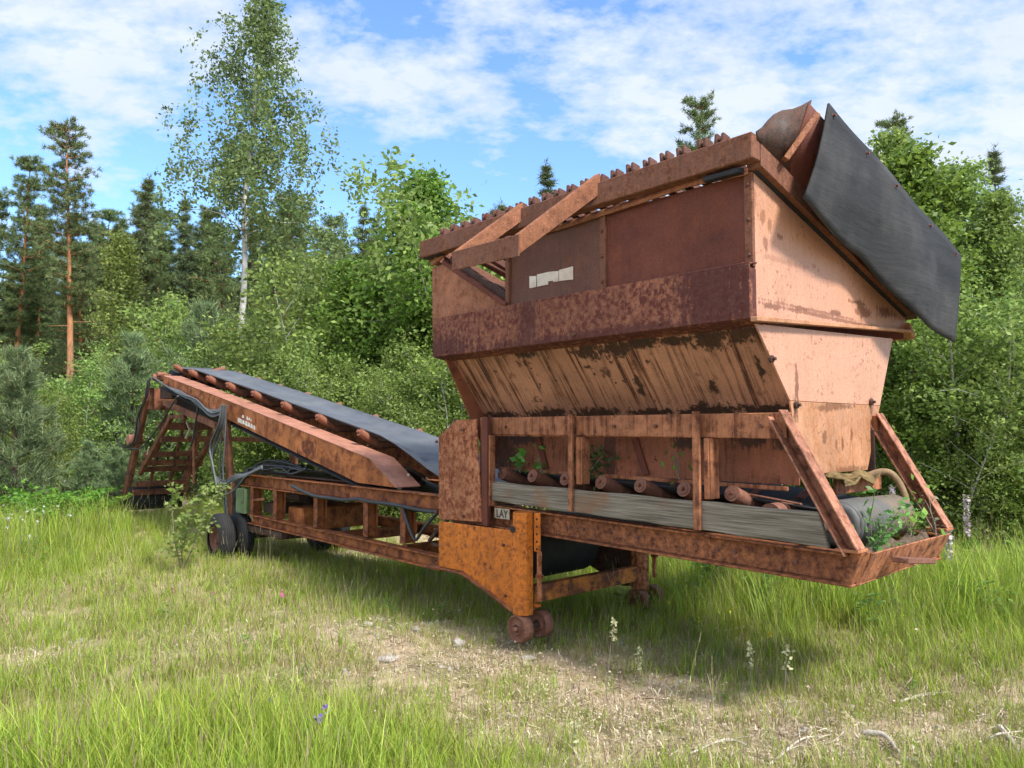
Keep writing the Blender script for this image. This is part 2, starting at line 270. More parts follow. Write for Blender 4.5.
# ------------------------------------------------------------------ object helpers
def tag(o, label=None, cat=None, group=None, kind=None):
    if label: o['label'] = label
    if cat: o['category'] = cat
    if group: o['group'] = group
    if kind: o['kind'] = kind
    return o
def empty(name, at, rz=0, scale=1):
    o = bpy.data.objects.new(name, None); COL.objects.link(o); o.location = at; o.rotation_euler = (0, 0, rz); o.scale = (scale,)*3
    o.empty_display_size = .1; return o
class MB:
    def __init__(s): s.v = []; s.f = []; s.sm = []
    def add(s, vs_, fs, smooth_=False):
        o = len(s.v); s.v += [tuple(p) for p in vs_]; s.f += [tuple(o+i for i in f) for f in fs]; s.sm += [smooth_]*len(fs); return s
    def hexa(s, p):                                          # 8 points: bottom ring 0-3, top ring 4-7
        return s.add(p, [(3, 2, 1, 0), (4, 5, 6, 7), (0, 1, 5, 4), (1, 2, 6, 5), (2, 3, 7, 6), (3, 0, 4, 7)])
    def box(s, a, b):
        (x0, y0, z0), (x1, y1, z1) = a, b
        x0, x1 = min(x0, x1), max(x0, x1); y0, y1 = min(y0, y1), max(y0, y1); z0, z1 = min(z0, z1), max(z0, z1)
        return s.hexa([(x0, y0, z0), (x1, y0, z0), (x1, y1, z0), (x0, y1, z0), (x0, y0, z1), (x1, y0, z1), (x1, y1, z1), (x0, y1, z1)])
    def prism(s, poly, v0, v1):                              # outline in (u,z), thickness along v
        n = len(poly); A = [(u, v0, z) for u, z in poly]; B = [(u, v1, z) for u, z in poly]
        return s.add(A+B, [tuple(range(n)), tuple(range(2*n-1, n-1, -1))]+[(i, n+i, n+(i+1) % n, (i+1) % n) for i in range(n)])
    def prism_u(s, poly, u0, u1):                            # outline in (v,z), thickness along u
        n = len(poly); A = [(u0, v, z) for v, z in poly]; B = [(u1, v, z) for v, z in poly]
        return s.add(A+B, [tuple(range(n)), tuple(range(2*n-1, n-1, -1))]+[(i, n+i, n+(i+1) % n, (i+1) % n) for i in range(n)])
    def bar(s, p, q, w, h, up=(0, 0, 1)):                    # w across, h along up
        p, q = Vector(p), Vector(q); d = (q-p).normalized(); up = Vector(up)
        side = d.cross(up).normalized(); up = side.cross(d).normalized(); a, b = side*w/2, up*h/2
        return s.hexa([p-a-b, p+a-b, q+a-b, q-a-b, p-a+b, p+a+b, q+a+b, q-a+b])
    def cyl(s, p, q, r, n=16, r2=None, cap=True):
        p, q = Vector(p), Vector(q); d = (q-p).normalized(); r2 = r if r2 is None else r2
        a = d.orthogonal().normalized(); b = d.cross(a)
        A = [p+(a*math.cos(2*math.pi*i/n)+b*math.sin(2*math.pi*i/n))*r for i in range(n)]
        B = [q+(a*math.cos(2*math.pi*i/n)+b*math.sin(2*math.pi*i/n))*r2 for i in range(n)]
        s.add(A+B, [(i, (i+1) % n, n+(i+1) % n, n+i) for i in range(n)], True)
        if cap: s.add(A, [tuple(range(n-1, -1, -1))]); s.add(B, [tuple(range(n))])
        return s
    def lathe(s, c, ax, prof, n=28):                         # prof: (offset along axis, radius)
        c, d = Vector(c), Vector(ax).normalized(); a = d.orthogonal().normalized(); b = d.cross(a); vs_ = []
        for o, r in prof:
            vs_ += [c+d*o+(a*math.cos(2*math.pi*i/n)+b*math.sin(2*math.pi*i/n))*r for i in range(n)]
        fs = [(j*n+i, j*n+(i+1) % n, (j+1)*n+(i+1) % n, (j+1)*n+i) for j in range(len(prof)-1) for i in range(n)]
        s.add(vs_, fs, True); return s
    def tube(s, pts, r, n=7, r2=None):
        pts = [Vector(p) for p in pts]; m = len(pts); vs_ = []; up = Vector((.3, .2, 1)).normalized()
        for i, p in enumerate(pts):
            d = (pts[min(i+1, m-1)]-pts[max(i-1, 0)]).normalized(); a = d.cross(up)
            if a.length < 1e-3: a = d.orthogonal()
            a.normalize(); b = d.cross(a); rr = r if r2 is None else r+(r2-r)*i/(m-1)
            vs_ += [p+(a*math.cos(2*math.pi*k/n)+b*math.sin(2*math.pi*k/n))*rr for k in range(n)]
        fs = [(j*n+i, j*n+(i+1) % n, (j+1)*n+(i+1) % n, (j+1)*n+i) for j in range(m-1) for i in range(n)]
        s.add(vs_, fs, True); s.add(vs_[:n], [tuple(range(n-1, -1, -1))]); s.add(vs_[-n:], [tuple(range(n))]); return s
    def sheet(s, grid, th):                                  # grid[i][j] of points, thickened
        ni, nj = len(grid), len(grid[0]); P = [[Vector(p) for p in row] for row in grid]; T = []
        for i in range(ni):
            for j in range(nj):
                du = P[min(i+1, ni-1)][j]-P[max(i-1, 0)][j]; dv = P[i][min(j+1, nj-1)]-P[i][max(j-1, 0)]
                T.append(P[i][j]+du.cross(dv).normalized()*th)
        A = [p for row in P for p in row]; o = ni*nj; fs = []
        for i in range(ni-1):
            for j in range(nj-1):
                q = (i*nj+j, i*nj+j+1, (i+1)*nj+j+1, (i+1)*nj+j); fs += [tuple(reversed(q)), tuple(o+x for x in q)]
        ring = [(0, j) for j in range(nj)]+[(i, nj-1) for i in range(1, ni)]+[(ni-1, j) for j in range(nj-2, -1, -1)]+[(i, 0) for i in range(ni-2, 0, -1)]
        ring = [i*nj+j for i, j in ring]
        for a, b in zip(ring, ring[1:]+ring[:1]): fs.append((a, b, o+b, o+a))
        s.add(A+T, fs, True); return s
    def mesh(s, name, mat):
        me = bpy.data.meshes.new(name); me.from_pydata(s.v, [], s.f); me.polygons.foreach_set('use_smooth', s.sm); me.materials.append(mat)
        import bmesh
        bm = bmesh.new(); bm.from_mesh(me); bmesh.ops.recalc_face_normals(bm, faces=bm.faces); bm.to_mesh(me); bm.free(); return me
    def build(s, name, mat, parent=None, bevel=.004, label=None):
        o = bpy.data.objects.new(name, s.mesh(name, mat)); COL.objects.link(o); o.parent = parent
        if bevel:
            b = o.modifiers.new('bevel', 'BEVEL'); b.width = bevel; b.segments = 1; b.limit_method = 'ANGLE'; b.angle_limit = R(40)
        if label: o['label'] = label
        return o
def dup(o, parent, off=(0, 0, 0)):
    c = o.copy(); COL.objects.link(c); c.parent = parent; c.location = Vector(o.location)+Vector(off); return c
def dup_tree(o, parent, off):
    c = dup(o, parent, off)
    for ch in list(o.children): dup(ch, c)
    return c
def curve_pts(ctrl, n=24, closed=False):
    P = [Vector(p) for p in ctrl]; P = [P[0]*2-P[1]]+P+[P[-1]*2-P[-2]]; out = []
    seg = len(P)-3
    for k in range(n+1):
        t = k/n*seg; i = min(int(t), seg-1); t -= i; a, b, c, d = P[i:i+4]
        out.append(.5*((2*b)+(c-a)*t+(2*a-5*b+4*c-d)*t*t+(3*b-a-3*c+d)*t**3))
    return out

# ================================================================== THE MACHINE (local axes: u along it towards the hopper end, v away from the camera side, z up)
mach = empty('feeder_conveyor', ORG, math.atan2(Ud.y, Ud.x))
tag(mach, 'rusty mobile feeder with a big hopper and a belt conveyor on a wheeled chassis', 'conveyor')
def N(px, py, v=0.): u, _, z = onv(px, py, v); return (u, z)
def N3(px, py, v=0.): return onv(px, py, v)

# ---- hopper
HU0, HU1, HV0, HV1 = -.745, 2.10, -.225, 1.93
hop = MB()
endpoly = [(HV0, 2.20), (HV1, 2.33), (HV1, 2.44), (HV0, 3.05)]
hop.prism_u(endpoly, HU1-.012, HU1)
hopper = hop.build('hopper', M['salmon'], mach, .003, 'salmon painted end wall of the hopper with rust spots')
MB().prism_u(endpoly, HU0, HU0+.012).build('end_wall', M['panel'], hopper)
MB().prism([(HU0+.013, 2.28), (HU1-.013, 2.28), (HU1-.013, 2.44), (HU0+.013, 2.44)], HV1-.012, HV1).build('far_wall', M['panel'], hopper)
# near wall: two panels with upright stiffeners
pu = N(508, 250, -.22)[0]; ms = N(604.5, 240, -.22)[0]
MB().prism([(pu+.03, 2.50), (ms-.022, 2.50), (ms-.022, 3.04), (pu+.03, 3.02)], -.222, -.212).build('side_panel', M['panel_grey'], hopper, .002, 'greyish stained side panel with a torn white sticker')
MB().prism([(ms+.022, 2.50), (HU1-.05, 2.50), (HU1-.05, 3.055), (ms+.022, 3.04)], -.222, -.212).build('side_panel', M['panel'], hopper, .002, 'red brown rusted side panel beside the end wall')
for uc, w in ((pu+.012, .036), (ms, .044), (HU1-.028, .054)):
    MB().box((uc-w/2, -.245, 2.51), (uc+w/2, -.205, 3.05)).build('stiffener', M['rail'], hopper)
# bent lip along the panel top
lp = [N(x, y, -.25) for x, y in ((515, 239), (560, 226), (598, 214), (640, 201), (690, 183.5), (720, 177), (748, 170.5))]
lip = MB(); w_ = .022
lip.sheet([[(u, -.262+.012*math.sin(3*u), z-w_) for u, z in lp], [(u, -.250+.012*math.sin(3*u), z+w_) for u, z in lp]], .012)
lip.build('panel_lip', M['bracket'], hopper, 0)
MB().prism([N(433, 262, -.235), N(470, 232, -.235), N(470, 237, -.235), N(433, 267, -.235)], -.262, -.236).build('panel_lip', M['bracket'], hopper)
# left bay: gusset below a diagonal lip, open above it
gus = [N(432.6, 268, -.235), N(444, 264, -.235), N(507, 307, -.235), N(507, 322, -.235), N(433, 330, -.235)]
MB().prism(gus, -.240, -.230).build('gusset_plate', M['bracket'], hopper, .002)
MB().bar(N3(444, 262, -.25), N3(507, 305, -.25), .04, .035).build('gusset_lip', M['panel'], hopper)
MB().bar(N3(452, 259, -.2), N3(509, 299, -.2), .05, .05).build('gusset_rib', M['steel'], hopper)
MB().sheet([[(HU0+.05, 1.2, 2.75), (HU0+.05, -.1, 2.95)], [(.35, 1.5, 2.28), (.35, .35, 2.45)]], .012).build('chute_plate', M['salmon'], hopper, 0)
# waist band with its bent-in bottom flange
b0 = -.30
band = MB()
band.prism([(HU0-.04, 2.20), (HU1+.004, 2.214), (HU1+.004, 2.53), (HU0-.04, 2.518)], b0, b0+.012)
band.hexa([(HU0-.04, b0+.013, 2.196), (HU1+.004, b0+.013, 2.210), (HU1+.004, -.16, 2.188), (HU0-.02, -.16, 2.170), (HU0-.04, b0+.013, 2.206), (HU1+.004, b0+.013, 2.220), (HU1+.004, -.16, 2.198), (HU0-.02, -.16, 2.18)])
band.hexa([(HU0-.04, b0+.013, 2.506), (HU1+.004, b0+.013, 2.518), (HU1+.004, -.213, 2.53), (HU0-.04, -.213, 2.518), (HU0-.04, b0+.013, 2.516), (HU1+.004, b0+.013, 2.528), (HU1+.004, -.213, 2.54), (HU0-.04, -.213, 2.528)])
band.prism_u([(b0+.013, 2.20), (-.225, 2.20), (-.225, 2.50), (b0+.013, 2.50)], HU1-.006, HU1+.003)
bandO = band.build('waist_band', M['band'], hopper, .003)
MB().prism_u([(b0+.005, 2.195), (HV1+.03, 2.325), (HV1+.03, 2.345), (b0+.005, 2.222)], HU1+.001, HU1+.045).build('end_flange', M['salmon_low'], hopper, .003)
MB().prism_u([(HV1+.005, 2.32), (HV1+.10, 2.28), (HV1+.10, 2.33), (HV1+.005, 2.40)], HU1-.35, HU1+.03).build('corner_bracket', M['salmon_low'], hopper)
# tapering lower part
SZ0, SZ1, SV0, SV1 = 2.185, 1.33, -.155, .50
slope = MB()
def sl(u, z, off=0.): t = (SZ0-z)/(SZ0-SZ1); return (u, SV0+(SV1-SV0)*t+off, z)
slope.hexa([sl(HU0+.03, 1.62), sl(HU1-.02, 1.62), sl(HU1-.02, 1.62, .014), sl(HU0+.03, 1.62, .014), sl(HU0+.05, SZ0), sl(HU1-.02, SZ0), sl(HU1-.02, SZ0, .014), sl(HU0+.05, SZ0, .014)])
slope.build('slope_plate', M['slope'], hopper, 0, 'brown streaked sloping plate below the waist band')
sk = MB(); kv0, kv1 = sl(0, 1.62)[1]+.004, .262
def skp(u, z, off=0.): t = (1.62-z)/(1.62-1.272); return (u, kv0+(kv1-kv0)*t+off, z)
sk.hexa([skp(HU0+.03, 1.272), skp(HU1-.02, 1.272), skp(HU1-.02, 1.272, .012), skp(HU0+.03, 1.272, .012), skp(HU0+.03, 1.619), skp(HU1-.02, 1.619), skp(HU1-.02, 1.619, .012), skp(HU0+.03, 1.619, .012)])
sk.build('skirt_plate', M['skirt'], hopper, 0)
for uc in (-.03, .95):
    MB().hexa([skp(uc-.02, 1.29, -.02), skp(uc+.04, 1.29, -.02), skp(uc+.04, 1.29, -.002), skp(uc-.02, 1.29, -.002), skp(uc-.16, 1.61, -.02), skp(uc-.10, 1.61, -.02), skp(uc-.10, 1.61, -.002), skp(uc-.16, 1.61, -.002)]).build('skirt_rib', M['panel'], hopper)
farlow = MB().hexa([(HU0+.03, 1.18, SZ1), (HU1-.02, 1.18, SZ1), (HU1-.02, 1.194, SZ1), (HU0+.03, 1.194, SZ1), (HU0+.03, 1.68, 2.27), (HU1-.02, 1.68, 2.27), (HU1-.02, 1.694, 2.27), (HU0+.03, 1.694, 2.27)])
farlow.build('slope_plate', M['skirt'], hopper, 0)
def low_end(u0, u1, z0, z1):
    def nv(z): return min(SV0+(SV1-SV0)*(SZ0-z)/(SZ0-SZ1), .26)-.012
    def fv(z): return 1.18+(z-SZ1)/(2.27-SZ1)*.5+.02
    return MB().prism_u([(nv(z0), z0), (fv(z0), z0), (fv(z1), z1), (nv(z1), z1-(.07 if z1 > 2 else 0))], u0, u1)
low_end(HU1-.018, HU1-.006, 1.772, 2.262).build('lower_end_plate', M['salmon'], hopper, .002)
low_end(HU1-.018, HU1-.006, 1.33, 1.77).build('lower_end_plate', M['salmon_low'], hopper, .002, 'worn orange stained foot of the tapering end plate')
low_end(HU0+.02, HU0+.032, 1.34, 2.26).build('lower_end_plate', M['skirt'], hopper, 0)
for px, py in ((771, 359), (796, 405), (871, 402)):                     # bolts with torn holes in the end plate
    u, v, z = onu(px, py, HU1); bb = MB()
    bb.cyl((HU1-.006, v, z), (HU1+.012, v, z), .022, 8).cyl((HU1+.012, v, z), (HU1+.03, v, z), .011, 6); bb.build('bolt', M['steel'], hopper)

# ---- tilted grizzly frame on top of the hopper
SL = -.285
def gz(v, base=3.235): return base+(v-(-.30))*SL
grz = MB()
r0, r1 = -.92, 2.16
rTL, rBL, rTR, rBR = (onv(425, 240, -.345)[2], onv(426, 256.5, -.345)[2], onv(754, 130, -.345)[2], onv(754, 157, -.345)[2])
grz.hexa([(r0, -.345, rBL), (r1, -.345, rBR), (r1, -.255, rBR), (r0, -.255, rBL), (r0, -.345, rTL), (r1, -.345, rTR), (r1, -.255, rTR-.01), (r0, -.255, rTL-.01)])
griz = grz.build('grizzly_frame', M['rail'], mach, .006)
MB().hexa([(r0, 1.90, gz(1.9)-.17), (r1, 1.90, gz(1.9)-.15), (r1, 2.0, gz(2.0)-.15), (r0, 2.0, gz(2.0)-.17), (r0, 1.90, gz(1.9)-.04), (r1, 1.90, gz(1.9)-.01), (r1, 2.0, gz(2.)-.01), (r0, 2.0, gz(2.)-.04)]).build('far_rail', M['rail'], griz)
for ua, ub in ((r1-.09, r1+.003), (r0+.002, r0+.09)):
    dz = 0 if ua > 0 else -.035
    MB().hexa([(ua, -.252, gz(-.252)-.16+dz), (ub, -.252, gz(-.252)-.16+dz), (ub, 1.897, gz(1.897)-.16+dz), (ua, 1.897, gz(1.897)-.16+dz), (ua, -.252, gz(-.252)-.015+dz), (ub, -.252, gz(-.252)-.015+dz), (ub, 1.897, gz(1.897)-.015+dz), (ua, 1.897, gz(1.897)-.015+dz)]).build('end_rail', M['rail'], griz)
# bearers (dark rubber blocks) between rail and hopper
for u in (-.78, .55, 1.95):
    MB().box((u-.12, -.325, 3.035), (u+.12, -.27, 3.066)).build('rubber_mount', M['black'], griz)
rb = random.Random(4)
M['nub'] = rust('grizzly_rust', (.13, .058, .042), (.06, .03, .024), (.20, .09, .06), .45, .1, 14, .1, (1, 1, 1), .5, .3)
proto = None
for i in range(21):
    u = -.62+i*.1285; zt = rTL-.005+(rTR-rTL)*(u-r0)/(r1-r0)
    if proto is None:
        g = MB(); w = .03                                  # a rail-section bar lying across the frame, ends poking out
        def sec(y, hw, z0, z1): pass
        L = [(-.335, 0), (1.98, 0)]
        for x0, x1 in ((-.034, -.008), (.008, .034)):
            g.hexa([(x0, -.335, 0), (x1, -.335, 0), (x1, -.262, 0), (x0, -.262, 0), (x0, -.335, .062), (x1, -.335, .062), (x1, -.262, .050), (x0, -.262, .050)])
        g.hexa([(-.0078, -.325, .012), (.0078, -.325, .012), (.0078, -.262, .012), (-.0078, -.262, .012), (-.0078, -.325, .034), (.0078, -.325, .034), (.0078, -.262, .034), (-.0078, -.262, .034)])
        g.hexa([(-.03, -.2545, -.075), (.03, -.2545, -.075), (.03, 1.97, SL*2.23-.075), (-.03, 1.97, SL*2.23-.075), (-.03, -.2545, -.012), (.03, -.2545, -.012), (.03, 1.97, SL*2.23-.012), (-.03, 1.97, SL*2.23-.012)])
        proto = g.build('grizzly_bar', M['nub'], griz, .008); o = proto
    else: o = dup(proto, griz)
    o.location = (u+rb.uniform(-.008, .008), 0, zt+.002+rb.uniform(-.004, .006)); o.rotation_euler = (0, rb.uniform(-.12, .12), rb.uniform(-.012, .012))
# swung-out U bracket
brk = MB(); A1, A2 = N3(598, 184, -.335), N3(521, 212, -.335); d_ = .30
B1, B2 = N3(517, 246, -.30-d_), N3(455, 261, -.30-d_)
def flat(p, q, th, h): return MB().hexa([(p[0]-th/2, p[1], p[2]-h/2), (p[0]+th/2, p[1], p[2]-h/2), (q[0]+th/2, q[1], q[2]-h/2), (q[0]-th/2, q[1], q[2]-h/2), (p[0]-th/2, p[1], p[2]+h/2), (p[0]+th/2, p[1], p[2]+h/2), (q[0]+th/2, q[1], q[2]+h/2), (q[0]-th/2, q[1], q[2]+h/2)])
flat(A1, (B1[0], B1[1], B1[2]+.01), .05, .14).build('bracket_arm', M['bracket'], griz, .004)
flat(A2, (B2[0], B2[1], B2[2]+.01), .05, .13).build('bracket_arm', M['bracket'], griz, .004)
MB().hexa([(B2[0]-.025, B2[1]-.012, B2[2]-.07), (B1[0]+.03, B1[1]-.012, B1[2]-.075), (B1[0]+.03, B1[1]-.002, B1[2]-.075), (B2[0]-.025, B2[1]-.002, B2[2]-.07), (B2[0]-.025, B2[1]-.012, B2[2]+.07), (B1[0]+.03, B1[1]-.012, B1[2]+.075), (B1[0]+.03, B1[1]-.002, B1[2]+.075), (B2[0]-.025, B2[1]-.002, B2[2]+.07)]).build('bracket_bar', M['rail'], griz, .003)
# flared end: gusset, brace and plate that carry the hanging rubber sheet
T0, T1 = onu(824, 108, 2.32), (2.32, 2.39, 2.925)
# tapered near end of the upstand, its top edge bent and wavy
gt = [onu(x, y, uu) for x, y, uu in ((757, 131, 2.165), (763, 127, 2.175), (769, 120, 2.19), (775, 114, 2.20), (783, 110, 2.22), (794, 108.5, 2.25), (803, 105, 2.28), (812, 100, 2.31))]
MB().sheet([[(2.166, p[1]+.0, gz(p[1])-.03) for p in gt], [(u, v, max(z, gz(v)-.02)) for u, v, z in gt]], .01).build('upstand_end', M['steel'], griz, 0)
MB().sheet([[(2.163, gt[-1][1]-.02+2.2*j/8, gz(gt[-1][1]+2.2*j/8)-.03) for j in range(9)], [(2.305, gt[-1][1]-.02+2.2*j/8, T0[2]+(T1[2]-T0[2])*j/8-.012) for j in range(9)]], .01).build('upstand_plate', M['panel'], griz, 0)
MB().bar(onu(785, 160, 2.20), onu(817, 114, 2.33), .05, .035).build('upstand_brace', M['bracket'], griz)
for j in range(4):
    v = .45+.5*j; MB().bar((2.19, v, gz(v)-.05), (2.30, v, gz(v)+.30), .03, .03).build('upstand_brace', M['rail'], griz)
fl = []
ni, nj = 34, 14
for i in range(ni+1):
    t = i/ni; row = []
    tu, tv, tz = (T0[k]+(T1[k]-T0[k])*t for k in range(3))
    lz = .60+.07*t+.06*math.exp(-((t-.62)/.2)**2)+.012*math.sin(t*9)-.055*math.exp(-((t-.40)/.10)**2)+.05*math.exp(-((t-.70)/.14)**2)
    for j in range(nj+1):
        s = j/nj
        bulge = .050*math.exp(-((t-.70)/.13)**2)*s**1.5 - .07*math.exp(-((t-.45)/.13)**2)*s**2+.02*math.sin(t*11+s*2)*s
        row.append((tu+.02+.02*math.sin(s*3.0)-.06*s+bulge, tv-(.20*(1-t)+.05)*s, tz+.02-lz*s-.012*math.sin(t*13)*(1-s)*.9))
    fl.append(row)
flap = MB().sheet(fl, -.012).build('rubber_sheet', M['rubber'], griz, 0, 'black rubber sheet hanging from the flared end of the hopper')
for t in (.03, .25, .47, .73, .97):
    i = int(t*ni); p = Vector(fl[i][1]); b = MB(); b.box((p.x-.002, p.y-.02, p.z-.016), (p.x+.012, p.y+.02, p.z+.016)).cyl((p.x+.012, p.y, p.z), (p.x+.028, p.y, p.z), .010, 6); b.build('clamp', M['nub'], flap)

# torn sticker on the side panel
st = MB()
for a, b in (((529.6, 276.3, 288.2), (536.3, 276.0, 287)), ((537.2, 274.6, 286.6), (548.2, 272, 284.4)), ((548.2, 272, 281.5), (553.2, 271.4, 280.6)), ((553.2, 271.4, 282), (558.6, 271, 281.2)), ((559.2, 270, 281), (573, 266.4, 279.4))):
    st.prism([N(a[0], a[2], -.2255), N(b[0], b[2], -.2255), N(b[0], b[1], -.2255), N(a[0], a[1], -.2255)], -.2275, -.2235)
st.build('torn_sticker', M['white'], hopper, 0)

MB().prism_u([(-.23, 3.045), (1.90, 2.438), (1.90, 2.475), (-.23, 3.09)], 2.085, 2.125).build('rubber_seal', M['black'], hopper)
def bolts(parent, P, mat='steel', r=.013):
    for u, v, z in P: MB().cyl((u, v-.016, z), (u, v+.002, z), r, 6).build('bolt', M[mat], parent, 0)
bolts(hopper, [(u, -.30, 2.24+.005*u) for u in (-.6, .1, .8, 1.5)]+[(ms, -.245, z) for z in (2.58, 2.75, 2.92)]+[(HU1-.028, -.245, z) for z in (2.58, 2.78, 2.98)], 'nub', .011)
# ---- feeder under the hopper
fm = MB()
def ibeam_u(m, p0, p1, h, fw=.09, tw=.012, tf=.014, v=0.):     # p=(u, z of the top); web set back, flanges towards the camera
    (ua, za), (ub, zb) = p0, p1
    for (o0, o1, va, vb) in ((0, -tf, v-fw/2, v+fw/2), (-tf-.0005, -h+tf+.0005, v-tw/2+.01, v+tw/2+.01), (-h+tf, -h, v-fw/2, v+fw/2)):
        m.hexa([(ua, va, za+o1), (ub, va, zb+o1), (ub, vb, zb+o1), (ua, vb, za+o1), (ua, va, za+o0), (ub, va, zb+o0), (ub, vb, zb+o0), (ua, vb, za+o0)])
    return m
ibeam_u(fm, (-.62, 1.005), (2.50, .945), .175, .11, v=.035)
feeder = fm.build('feeder_frame', M['main'], mach, .004)
MB().prism([(2.487, .775), (2.56, .955), (2.50, .955), (2.44, .775)], -.022, .10).build('beam_end', M['main'], feeder, .002)
o = ibeam_u(MB(), (-.62, 1.005), (2.50, .945), .175, .11, v=1.265).build('main_beam', M['main'], feeder)
eb = MB(); eb.hexa([(2.475, .102, .775), (2.49, .102, .775), (2.49, 1.30, .795), (2.475, 1.30, .795), (2.55, .102, .945), (2.565, .102, .945), (2.565, 1.30, .945), (2.55, 1.30, .945)])
eb.hexa([(2.40, .102, .765), (2.49, .102, .765), (2.49, 1.30, .785), (2.40, 1.30, .785), (2.40, .102, .774), (2.49, .102, .774), (2.49, 1.30, .794), (2.40, 1.30, .794)])
ebo = eb.build('end_beam', M['frame'], feeder)
MB().bar(onu(900, 560, 2.62), onu(928, 560.5, 2.62), .09, .03).build('step_bracket', M['roller'], feeder)
ch = MB(); ch.hexa([(-.42, -.012, 1.565), (2.15, -.012, 1.55), (2.15, 0, 1.55), (-.42, 0, 1.565), (-.42, -.012, 1.70), (2.15, -.012, 1.70), (2.15, 0, 1.70), (-.42, 0, 1.70)])
ch.box((-.42, .001, 1.688), (2.15, .06, 1.70)); ch.box((-.42, .001, 1.552), (2.15, .06, 1.563)); ch.build('top_beam', M['frame'], feeder)
ch = MB().box((-.42, 1.29, 1.55), (2.13, 1.31, 1.70)); ch.build('top_beam', M['frame'], feeder)
def post(ul, w, z0, z1, deep):
    p = MB(); p.box((ul, -.072, z0), (ul+w, -.052, z1)); p.box((ul+w*.25, -.051, z0+.18), (ul+w*.25+.012, -.013, z1-.01))
    p.build('post', M['frame'], feeder)
    MB().box((ul+w+.012, -.045, z0+.19), (ul+w+.05, -.013, 1.5495)).box((ul+w+.05, -.04, z0+.19), (ul+w+.062, .05, 1.5495)).build('post_channel', M['frame'], feeder)
post(N(568.6, 416, -.06)[0], .042, N(571, 511, -.06)[1], 1.712, 1)
post(N(692.5, 414, -.06)[0], .052, N(696, 530, -.06)[1], 1.715, 1)
p = MB(); u0 = N(484, 418, -.05)[0]; p.box((u0, -.075, 1.0), (u0+.03, -.05, 1.705)); p.box((u0+.03, -.06, 1.0), (u0+.075, -.05, 1.70)); p.box((u0+.075, -.075, 1.0), (u0+.10, -.013, 1.56)); p.box((u0-.05, -.05, 1.0), (u0-.001, -.03, 1.70)); p.build('post', M['frame'], feeder)
for dv, lab in ((-.03, None), (1.30, None)):
    s = MB(); a = Vector((2.10, dv, 1.695)); b = Vector((2.52, dv, .955)); dr = (b-a).normalized(); sd_ = Vector((dr.z, 0, -dr.x))   # sd_ points to -u/up side
    for o0, o1, va, vb in ((-.045, .045, .05, .062), (-.045, -.033, -.035, .049), (.033, .045, -.035, .049)):
        q = []
        for p_ in (a, b):
            q += [[p_+sd_*o0+Vector((0, va, 0)), p_+sd_*o1+Vector((0, va, 0)), p_+sd_*o1+Vector((0, vb, 0)), p_+sd_*o0+Vector((0, vb, 0))]]
        s.hexa(q[0]+q[1])
    s.build('slanted_post', M['post'], feeder, .003)
MB().box((2.43, -.06, .957), (2.56, .06, .975)).build('foot_plate', M['frame'], feeder); MB().box((2.43, 1.25, .957), (2.56, 1.37, .975)).build('foot_plate', M['frame'], feeder)
MB().box((2.13, .6, 1.20), (2.15, 1.29, 1.30)).build('cross_bar', M['frame'], feeder)
MB().box((1.9, 1.26, 1.32), (2.12, 1.28, 1.60)).build('back_plate', M['steel'], feeder)
# weathered plank along the side
pl = MB(); nseg = 16
tp, bt = [], []
for i in range(nseg+1):
    t = i/nseg; u = -.395+t*(2.395+.395)
    tp.append((u-.05*(t == 1), 1.190-.036*t+.004*math.sin(i*1.7))); bt.append((u, 1.040-.070*t+.004*math.sin(i*2.3)))
pl.prism(bt+tp[::-1], -.050, -.018); pl.build('plank', M['wood'], feeder, .006, 'long grey weathered plank fixed along the feeder')
# idlers: inclined outer rollers (near and far) and flat ones
pr = None
for i in range(7):
    u = -.33+i*.347
    if pr is None:
        a = Vector((0, .06, 0)); b = Vector((0, .40, -.115)); q = MB(); ax = (b-a).normalized()
        q.cyl(a, a+ax*.36, .050, 22); q.cyl(a-ax*.03, a-ax*.001, .013, 8); q.cyl(a-ax*.006, a-ax*.001, .034, 18)
        pass
        pr = q.build('idler_roller', M['roller'], feeder, .003); o = pr
        q = MB(); q.cyl((0, .42, -.135), (0, .88, -.135), .048, 14); fr0 = q.build('idler_roller', M['roller'], feeder, 0); f_ = fr0
        q = MB(); q.cyl((0, .90, -.115), (0, 1.24, 0), .048, 14); bk0 = q.build('idler_roller', M['roller'], feeder, 0); k_ = bk0
    else: o, f_, k_ = dup(pr, feeder), dup(fr0, feeder), dup(bk0, feeder)
    for x in (o, f_, k_): x.location = (u, 0, 1.253-.006*i)
# feeder belt: troughed sheet, runs down over the tail drum
g = []
for i in range(15):
    u = -.55+i*.2; z = 1.23-.006*i; dd = .22*smooth(1.3, 2.3, u); g.append([(u, .22+.05*dd, z+.065*(1-dd*3)-.02), (u, .40, z-.03), (u, .65, z-.04), (u, .90, z-.03), (u, 1.08, z+.065*(1-dd*3)-.02)])
MB().sheet(g, -.012).build('feeder_belt', M['black'], feeder, 0)
MB().sheet([[(-.5, .2, .86), (-.5, 1.1, .86)], [(2.3, .2, .90), (2.3, 1.1, .90)]], .012).build('return_belt', M['black'], feeder, 0)
MB().prism([(-.56, 1.262), (2.02, 1.235), (2.02, 1.262), (-.56, 1.290)], .235, .255).build('skirt_rail', M['frame'], feeder)
MB().prism([(1.72, 1.205), (2.12, 1.160), (2.12, 1.172), (1.72, 1.217)], .20, .222).build('belt_edge', M['roller'], feeder)
dr_ = MB(); dc = Vector((2.285, .30, 1.055))
dr_.lathe(dc, (0, 1, 0), [(0, 0), (0, .10), (.004, .125), (.03, .128), (.45, .134), (.84, .128), (.85, .115), (.85, 0)], 30)
